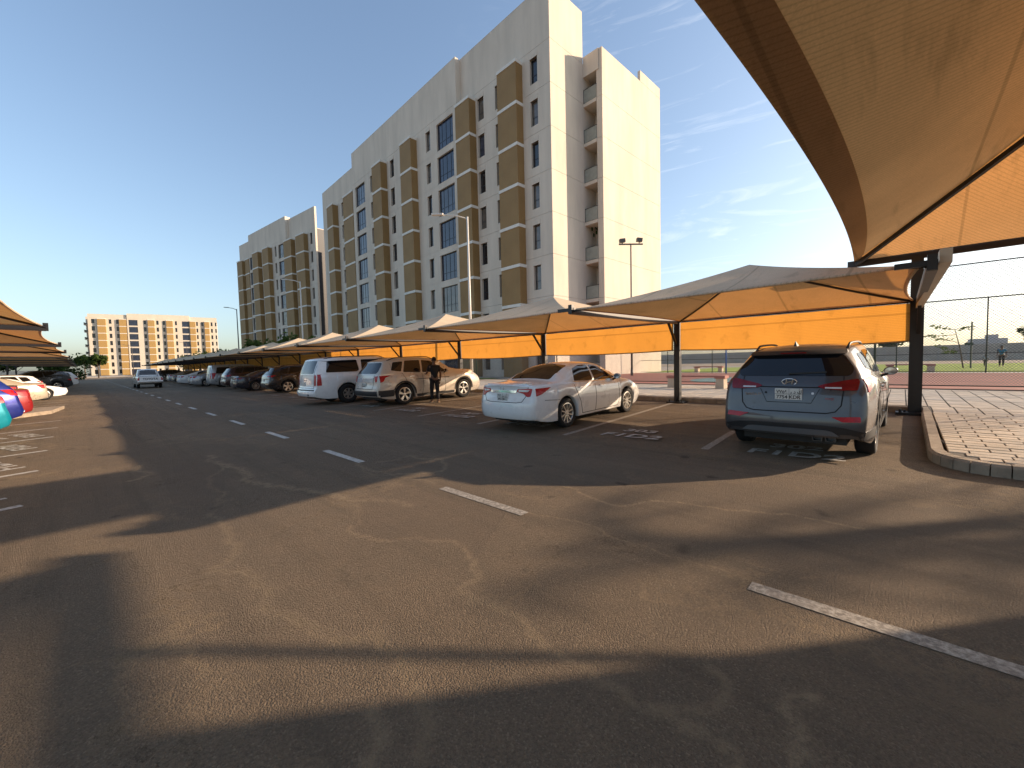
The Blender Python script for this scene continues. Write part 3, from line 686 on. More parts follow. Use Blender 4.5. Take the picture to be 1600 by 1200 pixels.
def canopy(y0, ln, label, group, xb=12.9, xf=7.22, zb=2.70, zf_=2.62, za=3.52, side=-1, z_post=None, screen=True, first=False, last=False, mirror=False):
    BOW = .022
    t = thing('shade_canopy', (xb, y0, 0), 0, label, 'canopy', group)
    dx = xf - xb
    sgn = -1 if dx < 0 else 1
    lo, hi = min(dx, 0), max(dx, 0)
    g = .10
    zc = (zf_, zb, zb, zf_) if dx < 0 else (zb, zf_, zf_, zb)
    m = membrane(lo + (.05 if dx < 0 else .1), hi - .05, g, ln - g, zc, (dx / 2, ln / 2, za), bow=BOW)
    o = m.obj('net_roof', [M['net'], M['net_hem']], t, smooth=True); fixn(o.data); auto(o, 18)
    # rim rope / hem tube round the net
    m = MB()
    cs = [(lo + .05, g, zc[0]), (hi - .05, g, zc[1]), (hi - .05, ln - g, zc[2]), (lo + .05, ln - g, zc[3])]
    ctr = Vector(((lo + hi) / 2, ln / 2, 0))
    for k in range(4):
        A, B = Vector(cs[k]), Vector(cs[(k + 1) % 4]); inw = Vector((-(B - A).y, (B - A).x, 0)).normalized()
        if inw.dot(ctr - A) < 0: inw = -inw
        L_ = (B - A).length
        m.tube([A.lerp(B, u / 12) + inw * (L_ * BOW * 4 * (u / 12) * (1 - u / 12)) for u in range(13)], .022, 6)
    m.obj('hem', M['net'], t, smooth=True)
    zg = gz(xb) if xb > 0 else 0
    zp = z_post or zb
    def post(y):
        m = MB(); m.box(-.085, .085, y - .085, y + .085, zg, zp + .04); m.obj('post', M['steel_black'], t)
        m = MB(); m.box(-.26, .26, y - .26, y + .26, zg - .01, zg + .035)
        for a_, b_ in ((-.19, -.19), (.19, -.19), (-.19, .19), (.19, .19)): m.tube([(a_, y + b_, zg), (a_, y + b_, zg + .10)], .022, 6)
        for a_, b_ in ((-.2, 0), (.2, 0)): m.quad([(a_, y - .008, zg + .03), (a_ * .42, y - .008, zg + .03), (a_ * .42, y - .008, zg + .22)])
        m.obj('base_plate', M['steel_black'], t)
        m = MB(); m.bar((0, y, zb - .86), (sgn * .72, y, zb - .06), .06); m.obj('brace', M['steel_black'], t)
        m = MB(); m.bar((0, y, zb - .03), (dx, y, zf_ - .03), .10, .13); m.obj('arm', M['pole_dark'] if first or 1 < y0 < 6 and xb > 0 else M['steel_black'], t)
        m = MB(); m.bar((dx + .0 * sgn, y - .05, zf_ + .0), (dx, y + .34, zf_), .05, .07); m.bar((dx, y, zf_ - .09), (dx, y, zf_ + .1), .09); m.obj('corner_bracket', M['steel_black'], t)
    post(0)
    if last: post(ln)
    ap = (dx / 2, ln / 2, za - .05)
    for (px, py, pz) in ((0, .05, zb), (0, ln - .05, zb), (dx, .05, zf_), (dx, ln - .05, zf_)):
        m = MB()
        pts = []
        for q in range(9):
            u = q / 8; p = Vector((px, py, pz)).lerp(Vector(ap), u); z = pz + (ap[2] - pz) * (u * .78 + .22 * u * u); p.z = z - .035; pts.append(p)
        m.tube(pts, .026, 6); m.obj('hip_rib', M['steel_black'], t, smooth=True)
    m = MB(); m.tube([(0, .0, zb - .02), (0, ln, zb - .02)], .03, 6); m.obj('back_rail', M['steel_black'], t, smooth=True)
    if screen:
        m = MB(); K = 14; zt, z0 = zb - .06, 1.80; ya, yb = .12, ln - .10; i0 = 0
        for j in range(5):
            for q in range(K + 1):
                u = q / K; w = .025 * math.sin(u * 23 + y0) * (1 - j / 5)
                m.v.append((-.02 + w, ya + (yb - ya) * u, z0 + (zt - z0) * j / 4 - (.05 * 4 * u * (1 - u)) * (1 - j / 4) + random.uniform(-.006, .006)))
        for j in range(4):
            for q in range(K): a_ = j * (K + 1) + q; m.f.append((a_, a_ + 1, a_ + K + 2, a_ + K + 1)); m.mi.append(0)
        m.obj('hanging_screen', M['screen'], t, smooth=True)
        m = MB(); m.tube([(-.02, ya + (yb - ya) * q / 14, z0 - .05 * 4 * (q / 14) * (1 - q / 14)) for q in range(15)], .02, 6); m.obj('screen_hem', M['net_hem'], t, smooth=True)
    return t
ORD = ['first', 'second', 'third', 'fourth', 'fifth', 'sixth', 'seventh', 'eighth', 'ninth', 'tenth', 'eleventh', 'twelfth', 'thirteenth', 'fourteenth', 'fifteenth', 'sixteenth', 'seventeenth', 'eighteenth', 'nineteenth', 'twentieth']
GR = 'tan net canopies over the right hand bays'
for k in range(18):
    lb = {0: 'tan net canopy over the grey car, nearest of the right row', 1: 'tan net canopy over the white saloon, second of the right row'}.get(k, ORD[k] + ' tan net canopy counted from the near end of the right row')
    canopy(-.24 + 5.35 * k, 5.35, lb, GR, first=k == 0, last=k == 17, zb=2.70 if k < 12 else 2.66)
# cream end arm seen at the near end of the right row
cx = bpy.data.objects.get('shade_canopy')
m = MB(); m.bar((0, -.0, 2.60), (-5.6, -.12, 2.70), .11, .17); m.obj('end_arm', M['steel_cream'], cx)
GL = 'tan net canopies over the left hand bays'
ypts = [(5.0, 9.77, 3.5), (15.1, 8.55, 3.5), (24.0, 7.5, 3.4), (31.5, 9.7, 3.4), (41.4, 9.5, 3.4), (51.2, 10, 3.4), (61.5, 10, 3.4), (72, 10, 3.4), (82.5, 10, 3.4)]
for k, (y0, ln, za) in enumerate(ypts):
    canopy(y0, ln, ORD[k] + ' tan net canopy counted from the camera in the left row', GL, xb=-6.6, xf=-.56, zb=2.75, zf_=2.66, za=za, screen=False, last=k == len(ypts) - 1)
GB = 'distant canopies of the row behind the right hand bays'
for k in range(6):
    canopy(58 + 5.35 * k, 5.35, ORD[k] + ' canopy of the short row standing behind the far right bays', GB, xb=26.5, xf=20.5, zb=2.75, zf_=2.66, za=3.5, screen=True, last=k == 5)
# high canopy overhead on the right
hc = thing('high_canopy', (12.86, 0, 0), 0, 'large high tan net canopy hanging over the right foreground on a tall black post', 'canopy')
ZB = 3.74; Y1, Y0 = .88, -2.05
rid = ((-11.2, -1.45, 5.05), (-2.38, -1.45, 5.05))
m = membrane(-13.2, -.05, Y0, Y1, (ZB, ZB, ZB, ZB), None, bow=.0205, sag=.12, N=14, K=30, ridge=rid, y1f=1.25)
# hem band on the outermost ring
for i, f in enumerate(m.f): pass
o = m.obj('net_roof', [M['net'], M['net_hem']], hc, smooth=True); fixn(o.data); auto(o, 18)
def edge_band(A, B, inw, bow, wdt, zoff, name, T=None):
    m = MB(); K = 40; L_ = (B - A).length
    for q in range(K + 1):
        u = q / K; e = A.lerp(B, u) + inw * (L_ * bow * 4 * u * (1 - u)); p2 = e + inw * wdt * (.35 + .65 * (4 * u * (1 - u)) ** .5); p2.z = e.z + .56 * .88 * (p2 - e).length
        m.v += [tuple(e + Vector((0, 0, -.012))), tuple(p2 + Vector((0, 0, -.014)))]
    for q in range(K): a_ = 2 * q; m.f.append((a_, a_ + 1, a_ + 3, a_ + 2)); m.mi.append(0)
    return m.obj(name, M['net_hem'], hc, smooth=True)
edge_band(Vector((-.05, Y1, ZB)), Vector((-13.2, 1.25, ZB)), Vector((-.028, -1, 0)).normalized(), .0205, .30, 0, 'hem_band')
m = MB(); m.bar((0, Y1 + .12, ZB - .06), (0, Y0, ZB - .06), .10, .14); m.obj('back_beam', M['steel_black'], hc)
m = MB(); m.box(-.10, .10, -.30, -.10, gz(13), ZB - .1); m.obj('post', M['steel_black'], hc)
m = MB(); m.box(-.3, .3, -.5, .1, gz(13) - .02, gz(13) + .05)
for a_, b_ in ((-.23, -.42), (.23, -.42), (-.23, .02), (.23, .02)): m.tube([(a_, b_, gz(13)), (a_, b_, gz(13) + .12)], .025, 6)
m.obj('base_plate', M['steel_black'], hc)
for p, q in (((-.05, Y1 - .05, ZB - .02), (rid[1][0], rid[1][1], rid[1][2] - .05)), ((-.05, Y0 + .05, ZB), (rid[1][0], rid[1][1], rid[1][2] - .05)), (rid[0], rid[1])):
    m = MB(); m.bar(Vector(p) - Vector((0, 0, .05)), Vector(q) - Vector((0, 0, .06)), .07, .08); m.obj('hip_rib', M['steel_black'], hc)
m = MB(); m.box(-.08, .08, Y1 - .62, Y1 - .06, ZB + .0, ZB + .10); m.obj('corner_clamp', M['steel_black'], hc)
m = MB(); m.tube([(0, Y1 - .02, ZB + .06), (-.32, Y1 - .30, ZB + .20)], .018, 6); m.tube([(-.02, Y1 - .75, ZB + .02), (-.12, Y1 - .45, ZB + .12)], .012, 6); m.obj('tension_rope', M['steel_black'], hc)
for xx in (-6.5, -13.2):
    pass
m = MB(); m.box(-13.3, -13.1, Y0 - .1, Y1 + .1, ZB - .1, ZB + .05); m.box(-13.3, -13.1, -2.05, -1.85, 0, ZB); m.obj('front_frame', M['steel_black'], hc)
# unseen high canopy and screen added right of the frame, guessed from the foreground shadows
hb = thing('high_canopy', (9.5, -5.3, 0), 0, 'second high canopy with a full height screen, unseen to the right of the view', 'canopy')
zz = 3.73
m = membrane(-7.5, 0, -2.9, 2.5, (zz, zz, zz, zz), (-3.7, -.2, 5.0)); o = m.obj('net_roof', [M['net'], M['net_hem']], hb, smooth=True); fixn(o.data)
m = MB(); m.bar((0, 2.65, zz - .05), (0, -6, zz - .05), .1, .14); m.obj('back_beam', M['steel_black'], hb)
m = MB(); m.box(-.09, .09, -.09, .09, 0, zz); m.obj('post', M['steel_black'], hb)
m = MB(); m.bar((0, .05, 2.75), (0, .95, zz - .08), .05); m.obj('brace', M['steel_black'], hb)
m = MB(); m.box(-.03, .0, -9.0, -.09, .03, zz - .1); m.obj('side_screen', M['fwall'], hb)

# ------------------------------------------------------------------ lamp posts
def lamp(x, y, h, armdir, label, mat='steel_white', twin=False, al=1.35):
    zg = Zs if x > 13 else 0
    t = thing('street_lamp', (x, y, zg), 0, label, 'street lamp', None)
    m = MB(); m.tube([(0, 0, 0), (0, 0, h - zg)], [.085, .05], 10); m.tube([(0, 0, 0), (0, 0, .5)], [.11, .1], 10); m.obj('pole', M[mat], t, smooth=True)
    d = Vector(armdir).normalized()
    if not twin:
        m = MB(); m.tube([(0, 0, h - zg - .1), tuple(d * al * .45 + Vector((0, 0, h - zg + .14))), tuple(d * al + Vector((0, 0, h - zg + .28)))], .035, 8); m.obj('arm', M[mat], t, smooth=True)
        m = MB(); e = d * al + Vector((0, 0, h - zg + .28)); s = Vector((-d.y, d.x, 0))
        m.bar(e - d * .1, e + d * .55 + Vector((0, 0, .06)), .22, .08); m.obj('lamp_head', M[mat], t)
    else:
        m = MB(); m.bar(d * -.95 + Vector((0, 0, h - zg)), d * .95 + Vector((0, 0, h - zg)), .10); m.obj('cross_arm', M[mat], t)
        for s in (-1, 1):
            m = MB(); c = d * (.68 * s) + Vector((0, 0, h - zg + .30)); q = Vector((-d.y, d.x, 0))
            m.bar(c - d * .21 + Vector((0, 0, .05 * s)), c + d * .21, .30, .28, up=Vector((0, 0, 1))); m.bar(c + Vector((0, 0, -.3)), c + Vector((0, 0, -.1)), .06); m.obj('floodlight', M[mat], t)
    return t
lamp(14.3, 16.6, 9.2, (-.55, 1, 0), 'white single arm street lamp rising in front of the nearest block', al=1.45)
lamp(14.3, 40.4, 9.5, (-.55, 1, 0), 'white single arm street lamp in front of the middle block', al=1.45)
lamp(14.3, 63.0, 9.4, (-.55, 1, 0), 'dark single arm street lamp against the sky left of the middle block', 'pole_dark', al=1.45)
lamp(30.2, 15.6, 10.6, (.73, -.69, 0), 'tall dark floodlight mast with two lamps before the blank end wall', 'pole_dark', twin=True)
lamp(9.5, 150, 8.5, (-1, 0, 0), 'small dark street lamp in front of the distant block, left one', 'pole_dark')
lamp(24, 170, 10.5, (-1, 0, 0), 'small dark street lamp in front of the distant block, right one', 'pole_dark')

# ------------------------------------------------------------------ sports field fences, wall, benches
def fence(P, Q, posts, h, label, pitch, rails, mesh=True, wthick=.006, pr=.035, mat='green_post', z0=Zs):
    P, Q = Vector((*P, 0)), Vector((*Q, 0)); d = (Q - P).normalized(); L_ = (Q - P).length
    t = thing('chain_link_fence', (P.x, P.y, z0), math.atan2(d.y, d.x), label, 'fence')
    for s in posts:
        m = MB(); m.tube([(s, 0, 0), (s, 0, h)], pr, 8); m.obj('post', M[mat], t, smooth=True)
    for z in rails:
        m = MB(); m.tube([(0, 0, z), (L_, 0, z)], pr * .62, 6); m.obj('rail', M['steel_black'], t, smooth=True)
    if mesh:
        m = MB(); zb, zt = rails[0], rails[-1]; H_ = zt - zb; k = -H_
        while k < L_:
            for up in (0, 1):
                s0, s1 = k, k + H_; a0, a1 = 0.0, 1.0
                if s0 < 0: a0 = -s0 / H_
                if s1 > L_: a1 = (L_ - s0) / H_
                if a1 > a0:
                    xa, xb = s0 + H_ * a0, s0 + H_ * a1; za, zb_ = (zb + H_ * a0, zb + H_ * a1) if up else (zt - H_ * a0, zt - H_ * a1)
                    w = wthick * .7
                    m.quad([(xa - w, 0, za), (xa + w, 0, za), (xb + w, 0, zb_), (xb - w, 0, zb_)])
                    m.quad([(xa, -w, za), (xa, w, za), (xb, w, zb_), (xb, -w, zb_)])
            k += pitch
        m.obj('wire_mesh', M['wire'], t, kind='stuff')
    return t
fence((20.3, -9), (20.3, 60), [1.0, 4.6, 9.75, 17.0, 24.5, 32, 39.5, 47, 54.5], 4.15, 'near green chain link fence along the red track, tall, above the paved island', .085, [.10, 2.98, 4.12], wthick=.009)
fence((36.6, -34), (36.6, 34), [2.3, 9.3, 16.3, 23.3, 30.45, 34.3, 38.6, 45.6, 49.4, 53.5, 57.5, 62], 4.4, 'far chain link fence between the red track and the lawn', .20, [.08, 1.15, 4.38], wthick=.006, mat='green_post')
m = MB(); m.tube([(0, 0, 0), (0, 0, 3.2)], .06, 8)
o = m.obj('tall_post', M['blue_post'], None, smooth=True, label='blue upright post beside the far fence, above the red bench', category='post'); o.location = (34.6, 9.95, Zs)
gw = thing('football_goal', (30.5, 24.0, Zs), 0, 'white football goal frame standing before the nearest block', 'goal')
for yy in (0, 3.0):
    m = MB(); m.tube([(0, yy, 0), (0, yy, 2.1)], .05, 8); m.obj('upright', M['white_line'], gw)
m = MB(); m.tube([(0, 0, 2.1), (0, 3, 2.1)], .05, 8); m.obj('crossbar', M['white_line'], gw)
# long precast wall at the back
wl_ = thing('boundary_wall', (0, 0, 0), 0, 'long grey precast boundary wall with pale posts behind the lawn', 'wall')
P, Q = Vector((86, -40, 0)), Vector((121, 75, 0)); d = (Q - P).normalized(); L_ = (Q - P).length; nP = int(L_ / 3.4)
pm_ = MB(); pm_.box(0, 3.15, -.06, .06, 0, 2.45)
for k in range(1, 4): pm_.box(.0, 3.15, -.09, .09, k * .62 - .02, k * .62 + .02)
for k in range(1, 6): pm_.box(k * .52, k * .52 + .05, -.10, .10, 0, 2.4)
pme = pm_.mesh('wall_panel', M['fwall'])
mp_ = MB(); mp_.box(-.13, .13, -.14, .14, 0, 2.5); mpe = mp_.mesh('post', M['fwall_post'])
for k in range(nP):
    p = P + d * (3.4 * k)
    mkobj('wall_panel', pme, wl_, (p.x + d.x * .12, p.y + d.y * .12, Zs), math.atan2(d.y, d.x)); mkobj('post', mpe, wl_, (p.x, p.y, Zs), math.atan2(d.y, d.x))
def bench(x, y, rz, label, L_=1.95):
    t = thing('bench', (x, y, Zs), rz, label, 'bench', None)
    for s in (-1, 1):
        m = MB(); m.box(s * (L_ / 2) - .16, s * (L_ / 2) + .16, -.24, .24, 0, .40, 0, .015); m.obj('leg', M['bench_c'], t)
        m = MB(); m.box(s * (L_ / 2) - .20, s * (L_ / 2) + .20, -.25, .25, .40, .52); m.obj('end_block', M['bench_c' if L_ > 3 else 'bench_r'], t)
    m = MB(); m.box(-L_ / 2 - .1, L_ / 2 + .1, -.22, .22, .435, .505); m.obj('seat', M['bench_r'], t); t.children[-1].location.z = .02
    return t
bench(17.75, 6.25, R(90), 'concrete bench with red slab seat on the paving behind the grey car')
bench(37.6, -.35, R(95), 'low pale bench with red top beyond the track, right of the tall black post')
bench(37.6, 12.2, R(90), 'low pale bench with red top beyond the track, left of the blue post')
# ------------------------------------------------------------------ trees
def tree(name, x, y, z, h, r, n_leaf, label, seed, mat='leaf', cat='tree', lsz=.28, group=None, squash=.75):
    rn = random.Random(seed); t = thing(name, (x, y, z), 0, label, cat, group)
    m = MB(); top = h - r * squash
    m.tube([(0, 0, 0), (rn.uniform(-.1, .1), rn.uniform(-.1, .1), top * .5), (rn.uniform(-.2, .2), rn.uniform(-.2, .2), top)], [.05 * h * .5, .04 * h * .5, .02 * h * .5], 8)
    cl = []
    for k in range(9):
        a_ = rn.uniform(0, 6.28); q = rn.uniform(.35, .85) * r; c = Vector((q * math.cos(a_), q * math.sin(a_), top + rn.uniform(-.3, .75) * r * squash)); cl.append((c, rn.uniform(.3, .55) * r))
        m.tube([(0, 0, top * rn.uniform(.55, .9)), tuple(c * .55 + Vector((0, 0, c.z * .1))), tuple(c)], [.018 * h * .4, .012 * h * .4, .006 * h * .4], 5)
    m.obj('trunk', M['bark'], t, smooth=True)
    m = MB()
    for k in range(n_leaf):
        c, rr = rn.choice(cl); v = Vector((rn.gauss(0, 1), rn.gauss(0, 1), rn.gauss(0, .8))); v = v.normalized() * rr * rn.random() ** .4 * 1.05; p = c + v
        u = Vector((rn.gauss(0, 1), rn.gauss(0, 1), rn.gauss(0, .6))).normalized(); w = u.cross(Vector((rn.gauss(0, 1), rn.gauss(0, 1), rn.gauss(0, 1)))).normalized(); s = lsz * rn.uniform(.6, 1.3)
        m.quad([p - u * s, p + w * s * .45, p + u * s, p - w * s * .45])
    m.obj('crown', M[mat], t)
    return t
tree('street_tree', .6, 180, 0, 6.6, 2.0, 1500, 'dark green tree in front of the distant block, leftmost', 1, lsz=.45)
tree('street_tree', 3.4, 180, 0, 6.8, 2.2, 1500, 'second dark green tree in front of the distant block', 2, lsz=.45)
for k, (x, y, h, r) in enumerate([(22.5, 135, 6.0, 3.2), (24.5, 120, 6, 3.0), (21.5, 150, 5.5, 3.0), (19.5, 78, 5.0, 2.6), (18.3, 66, 5.2, 2.8), (18.3, 60, 5.0, 2.4), (18.6, 53, 4.8, 2.2)]):
    tree('street_tree', x, y, Zs, h, r, 1300, ORD[k] + ' green tree from the far end behind the right row of canopies', 20 + k, 'leaf2' if k > 2 else 'leaf', lsz=.30, group='green trees behind the right row of canopies')
for k in range(9):
    tree('hedge_tree', -9 - k * 1.1, 100 + k * 1.2, 0, 4.6, 1.9, 700, ORD[k] + ' tree from the right in the dark row behind the left canopies', 40 + k, 'leaf', lsz=.35, group='dark row of trees behind the left canopies')
tree('street_tree', -2.6, 130, 0, 5.0, 4.2, 1500, 'broad low green tree behind the dark parked car on the left', 61, lsz=.4)
m = MB(); m.box(-60, -2.0, 150, 150.3, 0, 2.4); m.obj('low_wall', M['wall_far'], None, label='pale low wall behind the left canopies', category='wall')
# sapling with its stake
sp = thing('sapling', (47.0, -3.4, Zs), 0, 'thin bare sapling with a few leafy sprays beyond the far fence', 'tree')
m = MB(); m.tube([(0, 0, 0), (.1, .2, 1.6), (.0, .5, 3.0)], [.05, .035, .02], 6)
br = [((.05, .3, 2.0), (.2, 1.6, 2.45)), ((.0, .5, 3.0), (.1, 1.7, 3.35)), ((0, .5, 3.0), (-.2, -.5, 3.15)), ((.05, .4, 2.6), (.2, 2.5, 2.55)), ((.1, .2, 1.3), (.1, 1.5, 1.75)), ((.1, .2, 1.4), (.1, .9, 1.2))]
for p, q in br: m.tube([p, q], [.02, .008], 5)
m.obj('trunk', M['bark'], sp)
rn = random.Random(5); m = MB()
for p, q in br:
    for k in range(26):
        u = rn.uniform(.35, 1.1); c = Vector(p).lerp(Vector(q), u) + Vector((rn.gauss(0, .2), rn.gauss(0, .15), rn.gauss(0, .06)))
        dd = Vector((rn.gauss(0, 1), rn.gauss(0, 1), rn.gauss(0, .3))).normalized() * .13; w = Vector((0, 0, .05))
        m.quad([c - dd, c + w, c + dd, c - w])
m.obj('leaves', M['leaf2'], sp)
m = MB(); m.tube([(0, 0, 0), (0, 0, 3.5)], .05, 6); m.box(-.15, .15, -.1, .35, 1.75, 1.95)
o = m.obj('stake', M['green_post'], None, label='dark green stake with a small bracket beside the sapling', category='post'); o.location = (46.6, -3.75, Zs)
# distant skyline blocks beyond the wall
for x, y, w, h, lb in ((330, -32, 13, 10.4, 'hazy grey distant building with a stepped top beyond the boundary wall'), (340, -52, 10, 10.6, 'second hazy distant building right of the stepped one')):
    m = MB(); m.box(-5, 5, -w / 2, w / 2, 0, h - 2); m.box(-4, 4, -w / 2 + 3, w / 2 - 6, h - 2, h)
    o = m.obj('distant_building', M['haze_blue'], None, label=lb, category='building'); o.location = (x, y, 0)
tree('distant_tree', 150, -22.5, 0, 8.0, 3.2, 500, 'hazy tree beyond the boundary wall at the right edge', 71, lsz=.6)
tree('distant_tree', 140, 1.5, 0, 6.6, 3.0, 500, 'hazy low tree beyond the boundary wall just right of the black post', 72, lsz=.6)
# palms to the right of the view (their fronds shade the near asphalt)
def palm(x, y, h, seed, label, nf=11, fl=2.5):
    rn = random.Random(seed); t = thing('palm_tree', (x, y, 0), 0, label, 'palm tree')
    m = MB(); m.tube([(0, 0, 0), (.1, 0, h * .5), (0, .1, h)], [.2, .15, .13], 10); m.obj('trunk', M['bark'], t, smooth=True)
    for k in range(nf):
        a_ = k * 2.4 + rn.uniform(-.3, .3); el = rn.uniform(-.1, 1.1); m = MB(); pts = []
        for q in range(9):
            u = q / 8; rr = fl * u * math.cos(el * (1 - .3 * u)); z = h + fl * (math.sin(el) * u - .75 * u * u); pts.append(Vector((rr * math.cos(a_), rr * math.sin(a_) + .1, z)))
        m.tube(pts, [.022 - .0022 * q for q in range(9)], 5)
        side = Vector((-math.sin(a_), math.cos(a_), 0))
        for q in range(2, 26):
            u = q / 26; i = min(int(u * 8), 7); p = pts[i].lerp(pts[i + 1], u * 8 - i); dd = (pts[i + 1] - pts[i]).normalized(); ll = .42 * math.sin(math.pi * min(1, u * .9 + .12)) + .05
            for s in (-1, 1):
                e = p + side * s * ll * .75 + dd * ll * .6 - Vector((0, 0, ll * .2)); m.quad([p - dd * .022, p + dd * .022, e])
        m.obj('frond', M['leaf'], t)
    return t
palm(17.9, -10.5, 5.4, 3, 'palm tree to the right of the view, nearer one')
palm(20.3, -12.8, 5.8, 9, 'palm tree to the right of the view, farther one')

# ------------------------------------------------------------------ vehicles
def paint(name, c, metal=.0, rough=.28, coat=1.0):
    t = NT(name); t.col(t.mix(t.ramp(t.noise(2.2, 5, .6), [(.35, 0.0), (.8, .22)]), c, tuple(x * .75 + .03 for x in c)))
    t.b.inputs['Metallic'].default_value = metal; t.l.new(t.ramp(t.noise(5, 4), [(.3, rough * .8), (.8, rough * 1.5)]), t.b.inputs['Roughness'])
    t.b.inputs['Coat Weight'].default_value = coat; t.b.inputs['Coat Roughness'].default_value = .05; return t.m
PC = {'grey': paint('blue_grey_metallic_paint', (.060, .058, .060), .25, .34), 'white': paint('white_paint', (.80, .79, .76)), 'champagne': paint('pale_champagne_paint', (.58, .51, .42), .2, .3),
      'black': paint('black_paint', (.008, .007, .008)), 'navy': paint('black_navy_paint', (.012, .014, .025)), 'maroon': paint('dark_maroon_paint', (.035, .018, .022), .3), 'silver': paint('silver_paint', (.36, .38, .40), .5, .3),
      'cyan': paint('cyan_paint', (.0, .24, .32), .3), 'blue': paint('royal_blue_paint', (.008, .02, .20), .4), 'red': paint('red_paint', (.26, .010, .012), .2), 'gold': paint('beige_gold_paint', (.50, .44, .34), .35),
      'charcoal': paint('charcoal_paint', (.035, .04, .045), .4), 'purple': paint('dark_plum_paint', (.07, .05, .08), .4)}
M['tint'] = glass_mat('tinted_car_glass', (.006, .006, .007), .04)
M['tint2'] = glass_mat('grey_car_glass', (.05, .055, .06), .04)
M['rubber'] = simple('tyre_rubber', (.012, .012, .012), .85, var=.2)
M['alloy'] = simple('alloy', (.62, .58, .52), .28, metal=.8, var=.04)
M['alloy_d'] = simple('dark_alloy', (.10, .10, .10), .35, metal=.7)
M['plastic'] = simple('black_plastic', (.018, .018, .019), .55, var=.1)
M['plastic_g'] = simple('grey_plastic', (.11, .115, .12), .5, var=.08)
M['seam'] = simple('panel_seam', (.006, .006, .006), .8)
M['chrome'] = simple('chrome', (.75, .74, .72), .12, metal=1, var=.02)
M['red_lens'] = simple('red_lens', (.42, .006, .010), .22, coat=0, var=.25, scale=14)
M['red_dark'] = simple('dark_red_lens', (.20, .004, .007), .22, coat=0, var=.2, scale=14)
M['clear_lens'] = simple('clear_lens', (.62, .60, .58), .15, coat=1, var=.1, scale=20)
M['plate'] = simple('plate_white', (.66, .64, .58), .4, var=.03)
M['ink'] = simple('plate_ink', (.01, .01, .012), .5)
M['redink'] = simple('red_badge', (.35, .03, .03), .3)

def interp(pts, x):
    if x <= pts[0][0]: return pts[0][1]
    for i in range(len(pts) - 1):
        x0, y0 = pts[i]; x1, y1 = pts[i + 1]
        if x <= x1:
            def sl(k):
                if k <= 0 or k >= len(pts) - 1: return None
                a = (pts[k][1] - pts[k - 1][1]) / max(1e-6, pts[k][0] - pts[k - 1][0]); b = (pts[k + 1][1] - pts[k][1]) / max(1e-6, pts[k + 1][0] - pts[k][0])
                return 0 if a * b <= 0 else 2 * a * b / (a + b)
            h = x1 - x0; dl = (y1 - y0) / h; m0, m1 = sl(i), sl(i + 1); m0 = dl if m0 is None else m0; m1 = dl if m1 is None else m1
            t = (x - x0) / h
            return (2 * t ** 3 - 3 * t * t + 1) * y0 + (t ** 3 - 2 * t * t + t) * h * m0 + (-2 * t ** 3 + 3 * t * t) * y1 + (t ** 3 - t * t) * h * m1
    return pts[-1][1]
def rnd(poly, r=.03, n=3):
    out = []; N = len(poly)
    for i in range(N):
        P = Vector(poly[i]); A = Vector(poly[i - 1]); B = Vector(poly[(i + 1) % N]); da, db = (A - P), (B - P); q = min(r, da.length * .45, db.length * .45)
        a_, b_ = P + da.normalized() * q, P + db.normalized() * q
        for k in range(n + 1):
            t = k / n; out.append(tuple((a_ * (1 - t) ** 2 + P * 2 * t * (1 - t) + b_ * t * t)))
    return out
DIRS = {'R': (Vector((0, 1, 0)), lambda u, v: Vector((u, -3, v))), 'L': (Vector((0, -1, 0)), lambda u, v: Vector((u, 3, v))), 'B': (Vector((1, 0, 0)), lambda u, v: Vector((-3, u, v))),
        'F': (Vector((-1, 0, 0)), lambda u, v: Vector((9, u, v))), 'T': (Vector((0, 0, -1)), lambda u, v: Vector((u, v, 4)))}
def patch_mesh(name, bvh, poly, face, mat, off=.006, depth=.012, step=.07):
    d, src = DIRS[face]; P = []
    N = len(poly)
    for i in range(N):
        A, B = Vector(poly[i]), Vector(poly[(i + 1) % N]); k = max(1, int((B - A).length / step + .5))
        for q in range(k): P.append(A.lerp(B, q / k))
    nb = len(P); xs = [p.x for p in P]; ys = [p.y for p in P]
    def inside(x, y):
        c = False
        for i in range(nb):
            a_, b_ = P[i], P[(i + 1) % nb]
            if (a_.y > y) != (b_.y > y) and x < (b_.x - a_.x) * (y - a_.y) / (b_.y - a_.y) + a_.x: c = not c
        return c
    x = min(xs) + step
    while x < max(xs) - step * .3:
        y = min(ys) + step
        while y < max(ys) - step * .3:
            if inside(x, y) and min((Vector((x, y)) - q).length for q in P[:nb]) > step * .45: P.append(Vector((x, y)))
            y += step
        x += step
    r = geometry.delaunay_2d_cdt(P, [(i, (i + 1) % nb) for i in range(nb)], [], 1, 1e-5)
    vs, fs = r[0], r[2]; V3 = []
    for v in vs:
        s = src(v.x, v.y); h = bvh.ray_cast(s, d)
        if h[0] is None:
            h = bvh.find_nearest(s + d * 2.2)
            q = s.copy(); q2 = h[0]
            for ax in range(3):
                if abs(d[ax]) > .5: q[ax] = q2[ax]
            V3.append(q - d * off)
        else: V3.append(h[0] - d * off)
    m = MB(); m.v = [tuple(v) for v in V3]; m.f = [tuple(f) for f in fs]; m.mi = [0] * len(fs)
    cnt = {}
    for f in fs:
        for i in range(len(f)): e = (f[i], f[(i + 1) % len(f)]); cnt[e] = 1
    for (a_, b_) in list(cnt):
        if (b_, a_) not in cnt:
            i = len(m.v); m.v += [tuple(V3[a_] + d * depth), tuple(V3[b_] + d * depth)]; m.f.append((b_, a_, i, i + 1)); m.mi.append(0)
    me = m.mesh(name, mat); fixn(me); return me
